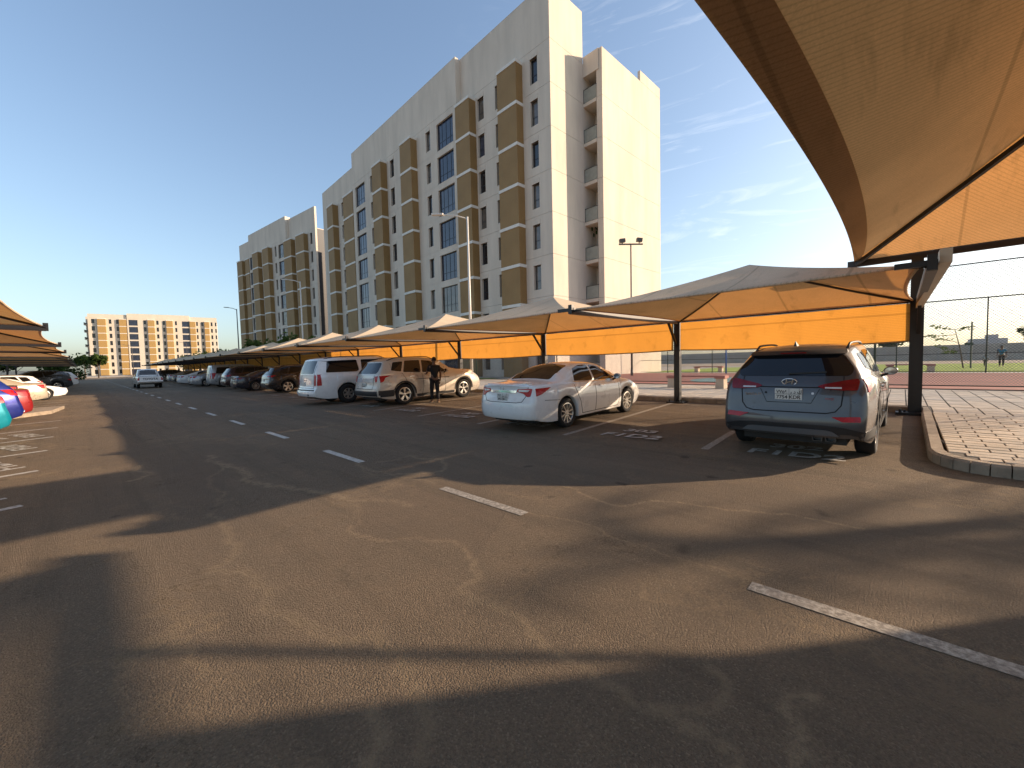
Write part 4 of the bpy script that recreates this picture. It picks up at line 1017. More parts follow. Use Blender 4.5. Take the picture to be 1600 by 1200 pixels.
def strip_poly(pts, w):
    L_, R_ = [], []
    for i, p in enumerate(pts):
        p = Vector(p); q = Vector(pts[min(i + 1, len(pts) - 1)]) - Vector(pts[max(i - 1, 0)]); s = Vector((-q.y, q.x)).normalized() * w / 2; L_.append(tuple(p + s)); R_.append(tuple(p - s))
    return L_ + R_[::-1]
TYRE = {}
def wheel_parts(Rw, wd, rim, style):
    key = (Rw, wd, rim, style)
    if key in TYRE: return TYRE[key]
    m = MB(); rr = Rw * rim; h = wd / 2
    m.lathe([(rr, -h * .80), (rr + .02, -h * .95), (Rw - .045, -h), (Rw - .012, -h * .86), (Rw, -h * .6), (Rw, h * .6), (Rw - .012, h * .86), (Rw - .045, h), (rr + .02, h * .95), (rr, h * .80)], 36)
    ty = m.mesh('tyre', M['rubber'], True); fixn(ty)
    m = MB(); mi = 0
    m.lathe([(rr + .004, -h * .84), (rr - .012, -h * .86), (rr - .022, -h * .74), (rr - .03, -h * .1)], 36)
    m.lathe([(.05, -h * .78), (.0001, -h * .80)], 16); m.lathe([(.062, -h * .40), (.06, -h * .72), (.05, -h * .78)], 16)
    n = {'ten': 10, 'five': 5, 'six': 6, 'twin': 5}[style]
    for k in range(n):
        a_ = 2 * math.pi * k / n + .3
        for off, ww in (((-.13, .028), (.13, .028)) if style == 'twin' else ((0, {'ten': .030, 'five': .075, 'six': .06}[style]),)):
            r0, r1 = .045, rr - .012; A = a_ + off * .7; B = a_ + off
            p = [(r0 * math.cos(A), r0 * math.sin(A)), (r1 * math.cos(B), r1 * math.sin(B))]; dx, dz = p[1][0] - p[0][0], p[1][1] - p[0][1]; l = math.hypot(dx, dz); nx, nz = -dz / l, dx / l
            y0, y1 = -h * .74, -h * .84
            w0, w1 = ww * .5, ww * (.75 if style != 'ten' else .5)
            c = [(p[0][0] - nx * w0, p[0][1] - nz * w0), (p[0][0] + nx * w0, p[0][1] + nz * w0), (p[1][0] + nx * w1, p[1][1] + nz * w1), (p[1][0] - nx * w1, p[1][1] - nz * w1)]
            i = len(m.v); m.v += [(c_[0], y0 if q < 2 else y1, c_[1]) for q, c_ in enumerate(c)] + [(c_[0], y0 + .05, c_[1]) for c_ in c]
            for f in ((0, 1, 2, 3), (4, 5, 1, 0), (5, 6, 2, 1), (6, 7, 3, 2), (7, 4, 0, 3)): m.f.append(tuple(i + z for z in f)); m.mi.append(0)
    rm = m.mesh('rim', M['alloy']); fixn(rm)
    m = MB(); m.lathe([(rr - .03, -h * .05), (rr - .03, h * .3), (.0001, h * .3)], 24); m.lathe([(rr * .72, -h * .20), (.0001, -h * .22)], 24); m.lathe([(rr * .72, -h * .0), (rr * .72, -h * .20)], 24)
    hb_ = m.mesh('brake_disc', M['plastic']); 
    TYRE[key] = (ty, rm, hb_); return TYRE[key]

def build_car(sp):
    """returns the root; local x forward from the rear bumper, y left"""
    L, Wd, xr, wb, Rw = sp['L'], sp['W'], sp['xr'], sp['wb'], sp['R']
    gc = sp.get('gc', .24); Ra = Rw + sp.get('gap', .055)
    root = thing(sp['name'], (0, 0, 0), 0, sp['label'], sp.get('cat', 'car'), sp.get('group'))
    pm = PC[sp['paint']]; axles = (xr, xr + wb)
    top, belt, wt = sp['top'], sp['belt'], sp['wt']
    # stations
    U = set(); k = 0
    while k <= 60: U.add(round(L * k / 60, 3)); k += 1
    for ax in axles:
        U = {u for u in U if abs(u - ax) > Ra + .02}
        for j in range(17): t = math.pi * j / 16; U.add(round(ax + Ra * math.cos(t), 4))
        U.add(ax - Ra - .015); U.add(ax + Ra + .015)
    U = sorted(U)
    def low(x):
        base = gc + sp.get('rise_r', .10) * max(0, 1 - x / .55) ** 2 + .04 * max(0, 1 - (L - x) / .5) ** 2
        for ax in axles:
            if abs(x - ax) < Ra: base = max(base, Rw + math.sqrt(max(0, Ra * Ra - (x - ax) ** 2)) * 1.0)
        return base
    def hw(x):
        w = Wd / 2; tr = sp.get('tr', .09); tf = sp.get('tf', .15)
        if x < .8: w *= 1 - tr * (1 - x / .8) ** 2.2
        if L - x < 1.0: w *= 1 - tf * (1 - (L - x) / 1.0) ** 2.2
        return w
    SF = [(0, .955), (.06, .972), (.2, .985), (.4, .998), (.55, 1.0), (.7, .992), (.84, .975), (.93, .955), (1.0, .918)]
    GF = [.03, .15, .35, .6, .82, .95, 1.0]; RF = [.10, .25, .5, .75, 1.0]
    ro, fo = sp['roff'], sp['foff']; rl, fl = sp.get('rl', 1.4), sp.get('fl', 1.0)
    rings = []
    for u in U:
        lo, be, tp = low(u), interp(belt, u), interp(top, u); h = hw(u); w_t = min(interp(wt, u), h * .9); cr = .055 if tp - be > .25 else .03
        te = tp - cr; te = max(te, be + .006); ring = []
        ring.append((h * .955 - .07, lo))
        for f, s in SF: ring.append((h * s, lo + (be - lo) * f))
        yb = h * .918
        for g in GF: ring.append((yb + (w_t - yb) * (g ** 1.25), be + (te - be) * (1 - (1 - g) ** 1.08)))
        for r in RF: ring.append((w_t * (1 - r), te + cr * (1 - (1 - r) ** 2.2)))
        pts = []
        for y, z in ring:
            x = u + max(0, 1 - u / rl) * interp(ro, z) - max(0, 1 - (L - u) / fl) * interp(fo, z); pts.append((x, y, z))
        rings.append(pts)
    nR = len(rings[0]); V = []; F = []
    full = 2 * nR - 1
    for pts in rings:
        for p in pts: V.append((p[0], -p[1], p[2]))
        for p in pts[-2::-1]: V.append(p)
    for i in range(len(rings) - 1):
        for j in range(full - 1):
            a_ = i * full + j; F.append((a_, a_ + 1, a_ + full + 1, a_ + full))
    # end caps
    K = 14
    for end in (0, len(rings) - 1):
        sg = -1 if end == 0 else 1; bul = sp.get('bul_r', .09) if end == 0 else sp.get('bul_f', .16); b0 = end * full; cols = []
        for j in range(1, nR - 1):
            row = [b0 + j]; y0 = -V[b0 + j][1]
            for k in range(1, K):
                t = -1 + 2 * k / K; t = math.copysign(abs(t) ** .75, t); x = V[b0 + j][0] + sg * bul * (1 - abs(t) ** 3.2) * min(1, y0 / .6); V.append((x, t * y0, V[b0 + j][2])); row.append(len(V) - 1)
            row.append(b0 + full - 1 - j); cols.append(row)
        for r in range(len(cols) - 1):
            for k in range(K): F.append((cols[r][k], cols[r][k + 1], cols[r + 1][k + 1], cols[r + 1][k]))
        tp_ = b0 + nR - 1; row = cols[-1]
        for k in range(K): F.append((row[k], row[k + 1], tp_))
    me = bpy.data.meshes.new('body'); me.from_pydata(V, [], F); me.materials.append(pm); fixn(me)
    bm = bmesh.new(); bm.from_mesh(me); bmesh.ops.remove_doubles(bm, verts=bm.verts[:], dist=.0008); bmesh.ops.recalc_face_normals(bm, faces=bm.faces[:])
    vol = sum((f.calc_center_median() - Vector((L / 2, 0, .7))).dot(f.normal) * f.calc_area() for f in bm.faces)
    if vol < 0: bmesh.ops.reverse_faces(bm, faces=bm.faces[:])
    bvh = BVHTree.FromBMesh(bm); bm.to_mesh(me); bm.free()
    body = mkobj('body', me, root); auto(body, 62)
    # inner tub
    m = MB(); m.box(.25, L - .3, -(Wd / 2 - .30), Wd / 2 - .30, gc - .02, .72); 
    m.box(axles[0] + Ra + .02, axles[1] - Ra - .02, -(Wd / 2 - .12), Wd / 2 - .12, gc + .0, .5)
    m.box(.12, axles[0] - Ra - .02, -(Wd / 2 - .22), Wd / 2 - .22, gc + .10, .5); m.box(axles[1] + Ra + .02, L - .22, -(Wd / 2 - .32), Wd / 2 - .32, gc + .02, .5)
    m.obj('underbody', M['plastic'], root)
    for ax in axles:
        for s in (-1, 1):
            mm_ = MB(); pr = []
            for j in range(13):
                t = math.pi * j / 12; cx_, cz_ = ax + (Ra + .012) * math.cos(t), Rw + (Ra + .012) * math.sin(t); i = len(mm_.v)
                mm_.v += [(cx_, s * (Wd / 2 - .045), cz_), (cx_, s * (Wd / 2 - .34), cz_)]
                if j: mm_.f.append((i, i + 1, i - 1, i - 2)); mm_.mi.append(0)
            mm_.obj('wheel_liner', M['plastic'], root)
    ty, rm, hb_ = wheel_parts(Rw, sp.get('tw', .235), sp.get('rim', .66), sp.get('wheel', 'ten'))
    for ax in axles:
        for s in (-1, 1):
            w = mkobj('wheel', None, root, (ax, s * (Wd / 2 - sp.get('tw', .235) / 2 - .022), Rw), math.pi if s > 0 else 0)
            mkobj('tyre', ty, w); mkobj('rim', rm, w); mkobj('brake_disc', hb_, w)
    for nm, face, poly, mat, kw in sp['patches']:
        for fc in (('R', 'L') if face == 'S' else (face,)):
            me_ = patch_mesh(nm, bvh, poly, fc, M[mat] if mat in M else PC[mat], **kw); o = mkobj(nm, me_, root); auto(o, 30)
            if fc in 'BF' and kw.get('mirror', 0): pass
    # extras
    if sp.get('trim'):      # dark cladding arcs round the arches
        for ax in axles:
            for fc in ('R', 'L'):
                pl = [(ax + (Ra + .008) * math.cos(t), Rw + (Ra + .008) * math.sin(t)) for t in [math.pi * j / 14 for j in range(15)]] + [(ax + (Ra + .065) * math.cos(t), Rw + (Ra + .065) * math.sin(t)) for t in [math.pi * (14 - j) / 14 for j in range(15)]]
                mkobj('arch_trim', patch_mesh('arch_trim', bvh, pl, fc, M[sp['trim']], off=.012, depth=.03), root)
    if 'mirror' in sp:
        mxp, mz = sp['mirror']
        for s in (-1, 1):
            y = s * (interp([(0, Wd / 2), (9, Wd / 2)], 0) * .93)
            m = MB(); m.tube([(mxp, y - s * .04, mz - .05), (mxp + .0, y + s * .08, mz + .0)], .025, 6)
            m.obj('mirror_arm', M['plastic'], root)
            bm = bmesh.new(); bmesh.ops.create_uvsphere(bm, u_segments=12, v_segments=8, radius=1)
            for v in bm.verts: v.co = Vector((mxp + .02 + v.co.x * (.09 if v.co.x > 0 else .03), y + s * .11 + v.co.y * .10, mz + .05 + v.co.z * .075))
            me_ = bpy.data.meshes.new('mirror'); bm.to_mesh(me_); bm.free(); me_.materials.append(M[sp['mirror_mat']] if sp.get('mirror_mat') else pm); o = mkobj('mirror', me_, root); auto(o, 60)
            m = MB(); m.lathe([(.0001, -.0), (.07, -.002), (.072, .01)], 16); 
            o = m.obj('mirror_glass', M['chrome'], root); o.rotation_euler = (0, 0, R(90)); o.location = (mxp - .016, y + s * .11, mz + .05); o.scale = (1.15, 1, .85)
    if sp.get('rails'):
        a_, b_ = sp['rails']
        for s in (-1, 1):
            m = MB(); pts = []
            for q in range(9):
                x = a_ + (b_ - a_) * q / 8; h = bvh.ray_cast(Vector((x, s * (interp(wt, x) - .045), 4)), Vector((0, 0, -1))); pts.append(h[0] + Vector((0, 0, .045 if 0 < q < 8 else .0)))
            m.tube(pts, .018, 6); m.obj('roof_rail', M[sp.get('rail_mat', 'plastic')], root, smooth=True)
    for (x, s_, z, ln) in sp.get('handles', []):
        for s in (-1, 1):
            h = bvh.ray_cast(Vector((x, s * 3, z)), Vector((0, -s, 0)))[0]; 
            m = MB(); m.bar((x - ln / 2, h.y + s * .03, z), (x + ln / 2, h.y + s * .03, z), .025, .028); m.bar((x - ln / 2, h.y, z), (x - ln / 2 + .02, h.y + s * .03, z), .02); m.bar((x + ln / 2, h.y, z), (x + ln / 2 - .02, h.y + s * .03, z), .02)
            m.obj('door_handle', M['chrome'] if sp.get('chrome_h', 1) else pm, root)
    root['_'] = 0; del root['_']
    return root, bvh
def sym(poly): return [(-x, z) for x, z in reversed(poly)]
def plate(root, bvh, y, z, w, h, t1=None, t2=None):
    hh = bvh.ray_cast(Vector((-3, y, z)), Vector((1, 0, 0)))[0]; x = hh.x - .02
    m = MB(); m.box(x, x + .03, y - w / 2, y + w / 2, z - h / 2, z + h / 2); pl = m.obj('licence_plate', M['plate'], root)
    mt = Matrix(((0, 0, -1, x - .001), (-1, 0, 0, 0), (0, 1, 0, 0), (0, 0, 0, 1)))
    def put(s, yy, zz, size, mat='ink', sx=1, par=pl, xo=0):
        me = text_mesh(s, size, .001, sx, bold=.0012); me.materials.append(M[mat]); me.transform(Matrix.Translation((xo, yy, zz)) @ mt); mkobj('plate_text', me, par)
    if t1: put(t1, y + w / 2 - .018, z + .010, h * .43, sx=.9)
    if t2: put(t2, y + w / 2 - .018, z - h / 2 + .014, h * .43, sx=1.0)
    m = MB()
    if t1: m.box(x - .003, x, y - w / 2, y + w / 2, z - .002, z + .002); m.box(x - .003, x, y - w / 2 + .03, y - w / 2 + .033, z - h / 2, z + h / 2); m.box(x - .003, x, y - .012, y - .009, z - h / 2, z + h / 2); m.obj('plate_rules', M['ink'], pl)
    return x
def rear_text(root, bvh, s, y, z, size, mat, sx=1.0):
    hh = bvh.ray_cast(Vector((-3, y - .1, z + .02)), Vector((1, 0, 0)))[0]; nrm = bvh.ray_cast(Vector((-3, y - .1, z + .02)), Vector((1, 0, 0)))[1]
    me = text_mesh(s, size, .002, sx); me.materials.append(M[mat]); tilt = math.atan2(nrm.z, -nrm.x) if nrm.x < 0 else 0
    me.transform(Matrix.Translation((hh.x - .008, y, z)) @ Matrix(((0, 0, -1, 0), (-1, 0, 0, 0), (0, 1, 0, 0), (0, 0, 0, 1)))); return mkobj('lettering', me, root)
def tube_ring(root, name, mat, c, ry, rz, r=.006, n=28):
    m = MB(); pts = [(c[0], c[1] + ry * math.cos(2 * math.pi * k / n), c[2] + rz * math.sin(2 * math.pi * k / n)) for k in range(n + 1)]; m.tube(pts, r, 6, cap=False); return m.obj(name, M[mat], root, smooth=True)
def place(root, x_rear_axle, yc, xr, ang=0.0, z=None):
    c, s = math.cos(ang), math.sin(ang); x = x_rear_axle - xr * c; y = yc - xr * s
    if z is None:
        slope = -math.atan(.023) if (x_rear_axle > 6 and abs(ang) < .3) else 0
        root.rotation_euler = (0, slope, ang); root.location = (x, y, gz(x_rear_axle) - xr * .023 * (1 if slope else 0))
    else: root.rotation_euler = (0, 0, ang); root.location = (x, y, z)
def side_set(w1, w2, w3, seams, extra=()):
    out = []
    for w in (w1, w2, w3):
        if w: out.append(('side_window', 'S', rnd(w, .05), 'tint', {}))
    for s in seams: out.append(('door_seam', 'S', strip_poly(s, .013), 'seam', dict(off=.003, depth=.006)))
    return out + list(extra)
# --- suv type (rear three quarter view), grey, nearest
def suv_spec(name, label, paint_, L=4.7, Wd=1.88, H=1.68, wb=2.70, xr=1.02, Rw=.365, **kw):
    k = H / 1.68
    sp = dict(name=name, label=label, paint=paint_, L=L, W=Wd, xr=xr, wb=wb, R=Rw, gc=.25,
        top=[(0, 1.575 * k), (.25, 1.62 * k), (.9, 1.665 * k), (1.9, 1.675 * k), (2.5, 1.63 * k), (2.9, 1.50 * k), (3.35, 1.25 * k), (3.65, 1.10 * k), (4.2, 1.03 * k), (L, .90 * k)],
        belt=[(0, 1.09 * k), (1, 1.10 * k), (2, 1.04 * k), (3.2, 1.0 * k), (3.7, 1.0 * k), (4.3, .93 * k), (L, .80 * k)],
        wt=[(0, .56), (.3, .60), (1.0, .64), (2.3, .66), (3.0, .68), (3.6, .74), (4.2, .70), (L, .62)],
        roff=[(.25, .10), (.42, .03), (.55, .0), (.72, .06), (.95, .10), (1.06 * k, .13), (1.25 * k, .26), (1.5 * k, .44), (1.6 * k, .47), (1.7 * k, .30)], rl=1.6,
        foff=[(.3, .10), (.45, .0), (.7, .03), (.95 * k, .22)], fl=1.0, tr=.085, tf=.16, rise_r=.12)
    z = lambda v: v * k
    sp['patches'] = side_set([(1.95, z(1.10)), (2.86, z(1.065)), (3.12, z(1.10)), (2.42, z(1.50)), (2.02, z(1.545))], [(1.10, z(1.145)), (1.87, z(1.105)), (1.93, z(1.55)), (1.28, z(1.545))], [(.62, z(1.22)), (1.02, z(1.165)), (1.18, z(1.52)), (.78, z(1.50))],
        [[(1.92, z(1.07)), (1.93, .62), (1.86, .34)], [(2.98, z(1.03)), (2.99, .60), (2.96, .36)], [(1.04, z(1.11)), (1.22, .86), (1.42, .60), (1.50, .36)], [(1.5, .355), (2.96, .365)]],
        [('rear_window', 'B', rnd([(-.68, z(1.135)), (.68, z(1.135)), (.71, z(1.22)), (.60, z(1.50)), (-.60, z(1.50)), (-.71, z(1.22))], .07), 'tint', {}),
         ('windscreen', 'F', rnd([(-.70, z(1.13)), (.70, z(1.13)), (.60, z(1.56)), (-.60, z(1.56))], .06), 'tint', {}),
         ('headlamp', 'F', rnd([(.42, .78), (.82, .84), (.80, .92), (.42, .86)], .03), 'clear_lens', {}), ('headlamp', 'F', rnd(sym([(.42, .78), (.82, .84), (.80, .92), (.42, .86)]), .03), 'clear_lens', {}),
         ('sill_cladding', 'S', [(xr + Rw + .14, .26), (xr + wb - Rw - .14, .26), (xr + wb - Rw - .12, .36), (xr + Rw + .12, .355)], 'plastic', dict(off=.008))])
    sp.update(trim='plastic', mirror=(3.0, z(1.08)), rails=(.75, 2.5), handles=[(1.42, 0, z(.985), .19), (2.32, 0, z(.965), .19)])
    sp.update(kw); return sp
sp = suv_spec('parked_car', 'grey blue five door car parked nearest, beside the paved island', 'grey', wheel='five', rim=.70, tw=.24)
sp['belt'] = [(0, 1.17), (1, 1.17), (2, 1.10), (3.2, 1.03), (3.7, 1.02), (4.3, .95), (4.7, .82)]
sp['patches'] = [(n_, f_, ([(y_, z_ + .075) if z_ < 1.3 else (y_, z_) for y_, z_ in p_] if n_ in ('rear_window', 'side_window') else p_), m_, k_) for n_, f_, p_, m_, k_ in sp['patches']]
TL = [(.765, 1.02), (.78, 1.14), (.76, 1.175), (.62, 1.15), (.40, 1.10), (.33, 1.07), (.40, 1.04), (.60, 1.02)]
sp['patches'] += [('tail_lamp', 'B', rnd(TL, .02), 'red_dark', dict(off=.014, depth=.03, step=.05)), ('tail_lamp', 'B', rnd(sym(TL), .02), 'red_dark', dict(off=.014, depth=.03, step=.05)),
    ('tail_lamp', 'S', rnd([(.17, .985), (.32, 1.03), (.58, 1.145), (.57, 1.175), (.20, 1.165)], .02), 'red_lens', dict(off=.014, depth=.03, step=.05)),
    ('lamp_strip', 'B', [(.42, 1.043), (.60, 1.040), (.60, 1.063), (.42, 1.063)], 'clear_lens', dict(off=.019)), ('lamp_strip', 'B', sym([(.42, 1.043), (.60, 1.040), (.60, 1.063), (.42, 1.063)]), 'clear_lens', dict(off=.019)),
    ('tailgate_seam', 'B', strip_poly([(-.61, 1.205), (-.62, 1.025), (-.60, 0.815), (-.54, 0.730), (-.44, 0.705), (.44, 0.705), (.54, 0.730), (.60, 0.815), (.62, 1.025), (.61, 1.205)], .014), 'seam', dict(off=.004, depth=.006, step=.05)),
    ('trim_line', 'B', [(-.40, 1.047), (.40, 1.047), (.40, 1.060), (-.40, 1.060)], 'seam', dict(off=.006)),
    ('lower_bumper', 'B', rnd([(-.80, 0.360), (.80, 0.360), (.86, 0.470), (.62, 0.530), (.40, 0.545), (-.40, 0.545), (-.62, 0.530), (-.86, 0.470)], .03), 'plastic', dict(off=.012, depth=.03)),
    ('diffuser_panel', 'B', rnd([(-.66, 0.330), (.66, 0.330), (.52, 0.465), (.44, 0.480), (-.44, 0.480), (-.52, 0.465)], .03), 'plastic_g', dict(off=.026, depth=.03)),
    ('bumper_cladding', 'S', [(.05, .36), (.555, .36), (.535, .50), (.04, .47)], 'plastic', dict(off=.01)),
    ('reflector', 'B', rnd([(.50, 0.660), (.80, 0.675), (.81, 0.605), (.62, 0.600)], .015), 'red_lens', dict(off=.014, depth=.02, step=.04)), ('reflector', 'B', rnd(sym([(.50, 0.660), (.80, 0.675), (.81, 0.605), (.62, 0.600)]), .015), 'red_lens', dict(off=.014, depth=.02, step=.04)),
    ('spoiler', 'B', rnd([(-.62, 1.515), (.62, 1.515), (.60, 1.575), (-.60, 1.575)], .02), 'plastic', dict(off=.07, depth=.10)),
    ('brake_lamp', 'B', [(-.16, 1.53), (.16, 1.53), (.16, 1.545), (-.16, 1.545)], 'red_dark', dict(off=.075)),
    ('number_recess', 'B', strip_poly([(-.36, 1.030), (-.27, 0.835), (.27, 0.835), (.36, 1.030)], .008), 'seam', dict(off=.003, depth=.004)),
    ('parking_sensor', 'B', rnd([(-.30, 0.955), (-.27, 0.955), (-.27, 0.985), (-.30, 0.985)], .014), 'clear_lens', {}), ('parking_sensor', 'B', rnd([(.30, 0.955), (.27, 0.955), (.27, 0.985), (.30, 0.985)], .014), 'seam', {})]
suv, bv = build_car(sp)
plate(suv, bv, .0, .955, .33, .16, '٧٧٥٤  ر د ك', '7754 KDR')
rear_text(suv, bv, 'SANTA FE', .56, .925, .050, 'chrome', 1.0); rear_text(suv, bv, '4WD', -.42, .885, .045, 'redink')
h = bv.ray_cast(Vector((-3, 0, 1.125)), Vector((1, 0, 0)))[0]
em = tube_ring(suv, 'emblem', 'chrome', (h.x - .012, 0, 1.125), .090, .047, .0085)
m = MB(); x = h.x - .014; m.bar((x, .045, 1.095), (x, .030, 1.158), .016); m.bar((x, -.045, 1.155), (x, -.030, 1.092), .016); m.bar((x, .037, 1.118), (x, -.037, 1.132), .014); m.obj('emblem_letter', M['chrome'], em)
m = MB(); m.v = [(.62, -.022, 1.645), (.62, .022, 1.645), (.44, 0, 1.66), (.46, .022, 1.635), (.46, -.022, 1.635), (.47, 0, 1.72)]; m.f = [(0, 1, 5), (1, 3, 5), (3, 4, 5), (4, 0, 5)]; m.mi = [0] * 4; m.obj('antenna_fin', M['plastic'], suv)
for s in (0, 1):
    m = MB(); yy = -.34 - s * .145; i0 = 0
    for sc_, x0 in ((1, .02), (1, .14), (.78, .02), (.78, .12)):
        for (py, pz) in ((-.055, -.03), (.05, -.03), (.065, .035), (-.065, .035)): m.v.append((x0, yy + py * sc_, .335 + pz * sc_))
    for k in range(4): q = (k + 1) % 4; m.f += [(k, q, 4 + q, 4 + k), (k, q, 8 + q, 8 + k), (8 + k, 8 + q, 12 + q, 12 + k)]
    m.f.append((12, 13, 14, 15)); m.mi = [0] * len(m.f); m.obj('exhaust_tip', M['alloy_d'], suv)
m = MB(); m.bar((bv.ray_cast(Vector((-3, 0, 1.24)), Vector((1, 0, 0)))[0].x - .02, .02, 1.24), (bv.ray_cast(Vector((-3, -.42, 1.27)), Vector((1, 0, 0)))[0].x - .02, -.42, 1.26), .02); m.obj('rear_wiper', M['plastic'], suv)
place(suv, 8.06, 1.17, 1.02, R(-1.0))
# --- saloon
def saloon_spec(name, label, paint_, L=4.83, Wd=1.82, H=1.47, wb=2.775, xr=1.08, Rw=.335, **kw):
    k = H / 1.47; z = lambda v: v * k
    sp = dict(name=name, label=label, paint=paint_, L=L, W=Wd, xr=xr, wb=wb, R=Rw, gc=.21,
        top=[(0, z(1.055)), (.35, z(1.075)), (.70, z(1.10)), (1.05, z(1.24)), (1.5, z(1.40)), (2.05, z(1.465)), (2.6, z(1.45)), (3.0, z(1.33)), (3.45, z(1.12)), (3.75, z(1.0)), (4.3, z(.92)), (L, z(.76))],
        belt=[(0, z(1.0)), (.7, z(1.03)), (1.4, z(1.02)), (2.4, z(.98)), (3.4, z(.95)), (3.9, z(.92)), (4.4, z(.84)), (L, z(.70))],
        wt=[(0, .66), (.6, .64), (.95, .62), (1.3, .58), (1.9, .575), (2.6, .59), (3.1, .62), (3.6, .68), (4.3, .66), (L, .58)],
        roff=[(.22, .08), (.42, .0), (.62, .01), (.80, .05), (.95, .07), (1.08, .02)], rl=1.0, foff=[(.25, .1), (.45, .0), (.65, .05), (.85, .25)], fl=1.1, tr=.11, tf=.19, rise_r=.09, bul_r=.13)
    sp['patches'] = side_set([(2.28, z(1.0)), (3.06, z(.985)), (3.30, z(1.02)), (2.68, z(1.325)), (2.33, z(1.375))], [(1.42, z(1.035)), (2.20, z(1.0)), (2.26, z(1.38)), (1.92, z(1.385)), (1.62, z(1.31))], None,
        [[(2.24, z(.97)), (2.25, .6), (2.22, .27)], [(3.36, z(.94)), (3.37, .6), (3.36, .40), (3.30, .28)], [(1.33, z(1.0)), (1.42, .82), (1.58, .55), (1.66, .27)], [(1.66, .265), (3.3, .27)]],
        [('rear_window', 'T', rnd([(.80, -.60), (.80, .60), (1.62, .50), (1.62, -.50)], .08), 'tint', dict(step=.08)),
         ('windscreen', 'F', rnd([(-.66, z(1.06)), (.66, z(1.06)), (.54, z(1.39)), (-.54, z(1.39))], .06), 'tint', {}),
         ('headlamp', 'F', rnd([(.42, .60), (.78, .66), (.74, .76), (.42, .68)], .03), 'clear_lens', {}), ('headlamp', 'F', rnd(sym([(.42, .60), (.78, .66), (.74, .76), (.42, .68)]), .03), 'clear_lens', {})])
    sp.update(mirror=(3.16, z(.99)), handles=[(1.62, 0, z(.885), .17), (2.50, 0, z(.865), .17)])
    sp.update(kw); return sp
sp = saloon_spec('parked_car', 'white four door saloon with red and clear tail lamps under the second canopy', 'white', wheel='ten', rim=.68, tw=.225)
T1 = [(.72, .80), (.745, .955), (.70, .965), (.42, .955), (.40, .90), (.56, .86), (.66, .79)]
sp['patches'] += [('tail_lamp', 'B', rnd(T1, .015), 'red_lens', dict(off=.012, depth=.02, step=.05)), ('tail_lamp', 'B', rnd(sym(T1), .015), 'red_lens', dict(off=.012, depth=.02, step=.05)),
    ('tail_lamp', 'S', rnd([(.085, .80), (.24, .84), (.52, .965), (.10, .96)], .015), 'red_lens', dict(off=.012, depth=.02, step=.05)),
    ('reverse_lamp', 'B', rnd([(.44, .905), (.66, .895), (.70, .94), (.45, .94)], .012), 'clear_lens', dict(off=.017, step=.05)), ('reverse_lamp', 'B', rnd(sym([(.44, .905), (.66, .895), (.70, .94), (.45, .94)]), .012), 'clear_lens', dict(off=.017, step=.05)),
    ('garnish', 'B', rnd([(-.40, .925), (.40, .925), (.38, .875), (-.38, .875)], .012), 'chrome', dict(off=.016, depth=.02)),
    ('boot_seam', 'B', strip_poly([(-.66, .99), (-.62, .80), (-.54, .685), (-.40, .665), (.40, .665), (.54, .685), (.62, .80), (.66, .99)], .012), 'seam', dict(off=.003, depth=.005, step=.05)),
    ('lower_bumper', 'B', rnd([(-.66, .25), (.66, .25), (.60, .31), (-.60, .31)], .02), 'plastic', dict(off=.006)),
    ('bumper_seam', 'S', strip_poly([(.30, .70), (.52, .685), (.80, .665)], .010), 'seam', dict(off=.003, depth=.005)),
    ('window_trim', 'S', strip_poly([(1.36, 1.022), (2.2, .982), (3.25, .965)], .016), 'chrome', dict(off=.006))]
sal, bv = build_car(sp)
plate(sal, bv, .0, .775, .32, .155, '٢٩٣١  ب ن', '2931 BN')
m = MB(); h = bv.ray_cast(Vector((-3, 0, 1.0)), Vector((1, 0, 0)))[0]; hz = bv.ray_cast(Vector((.12, 0, 4)), Vector((0, 0, -1)))[0].z
m.bar((.12, -.62, hz - .02), (.12, .62, hz - .02), .12, .035); m.obj('boot_lip', PC['white'], sal)
tube_ring(sal, 'emblem', 'chrome', (h.x - .03, 0, .965), .055, .036, .006)
place(sal, 7.50, 6.32, 1.08, R(0))
# --- champagne suv
sp = suv_spec('parked_car', 'pale champagne large estate car with the person standing at its side', 'champagne', L=5.0, Wd=1.98, H=1.80, wb=2.86, xr=1.10, Rw=.39, wheel='twin', rim=.66, tw=.25, rail_mat='plastic', rails=(.6, 2.6))
sp['top'] = [(0, 1.69), (.3, 1.74), (1, 1.79), (2.1, 1.79), (2.7, 1.71), (3.1, 1.52), (3.5, 1.28), (3.8, 1.24), (4.5, 1.20), (4.85, 1.13), (5.0, 1.03)]; sp['belt'] = [(0, 1.17), (1, 1.17), (2.5, 1.11), (3.7, 1.11), (4.4, 1.07), (5.0, .93)]; sp['wt'] = [(0, .60), (.3, .64), (1, .68), (2.3, .70), (3.1, .74), (3.7, .82), (4.4, .80), (5, .70)]
T2 = [(.81, .93), (.82, 1.13), (.66, 1.12), (.68, 1.02), (.74, .90)]
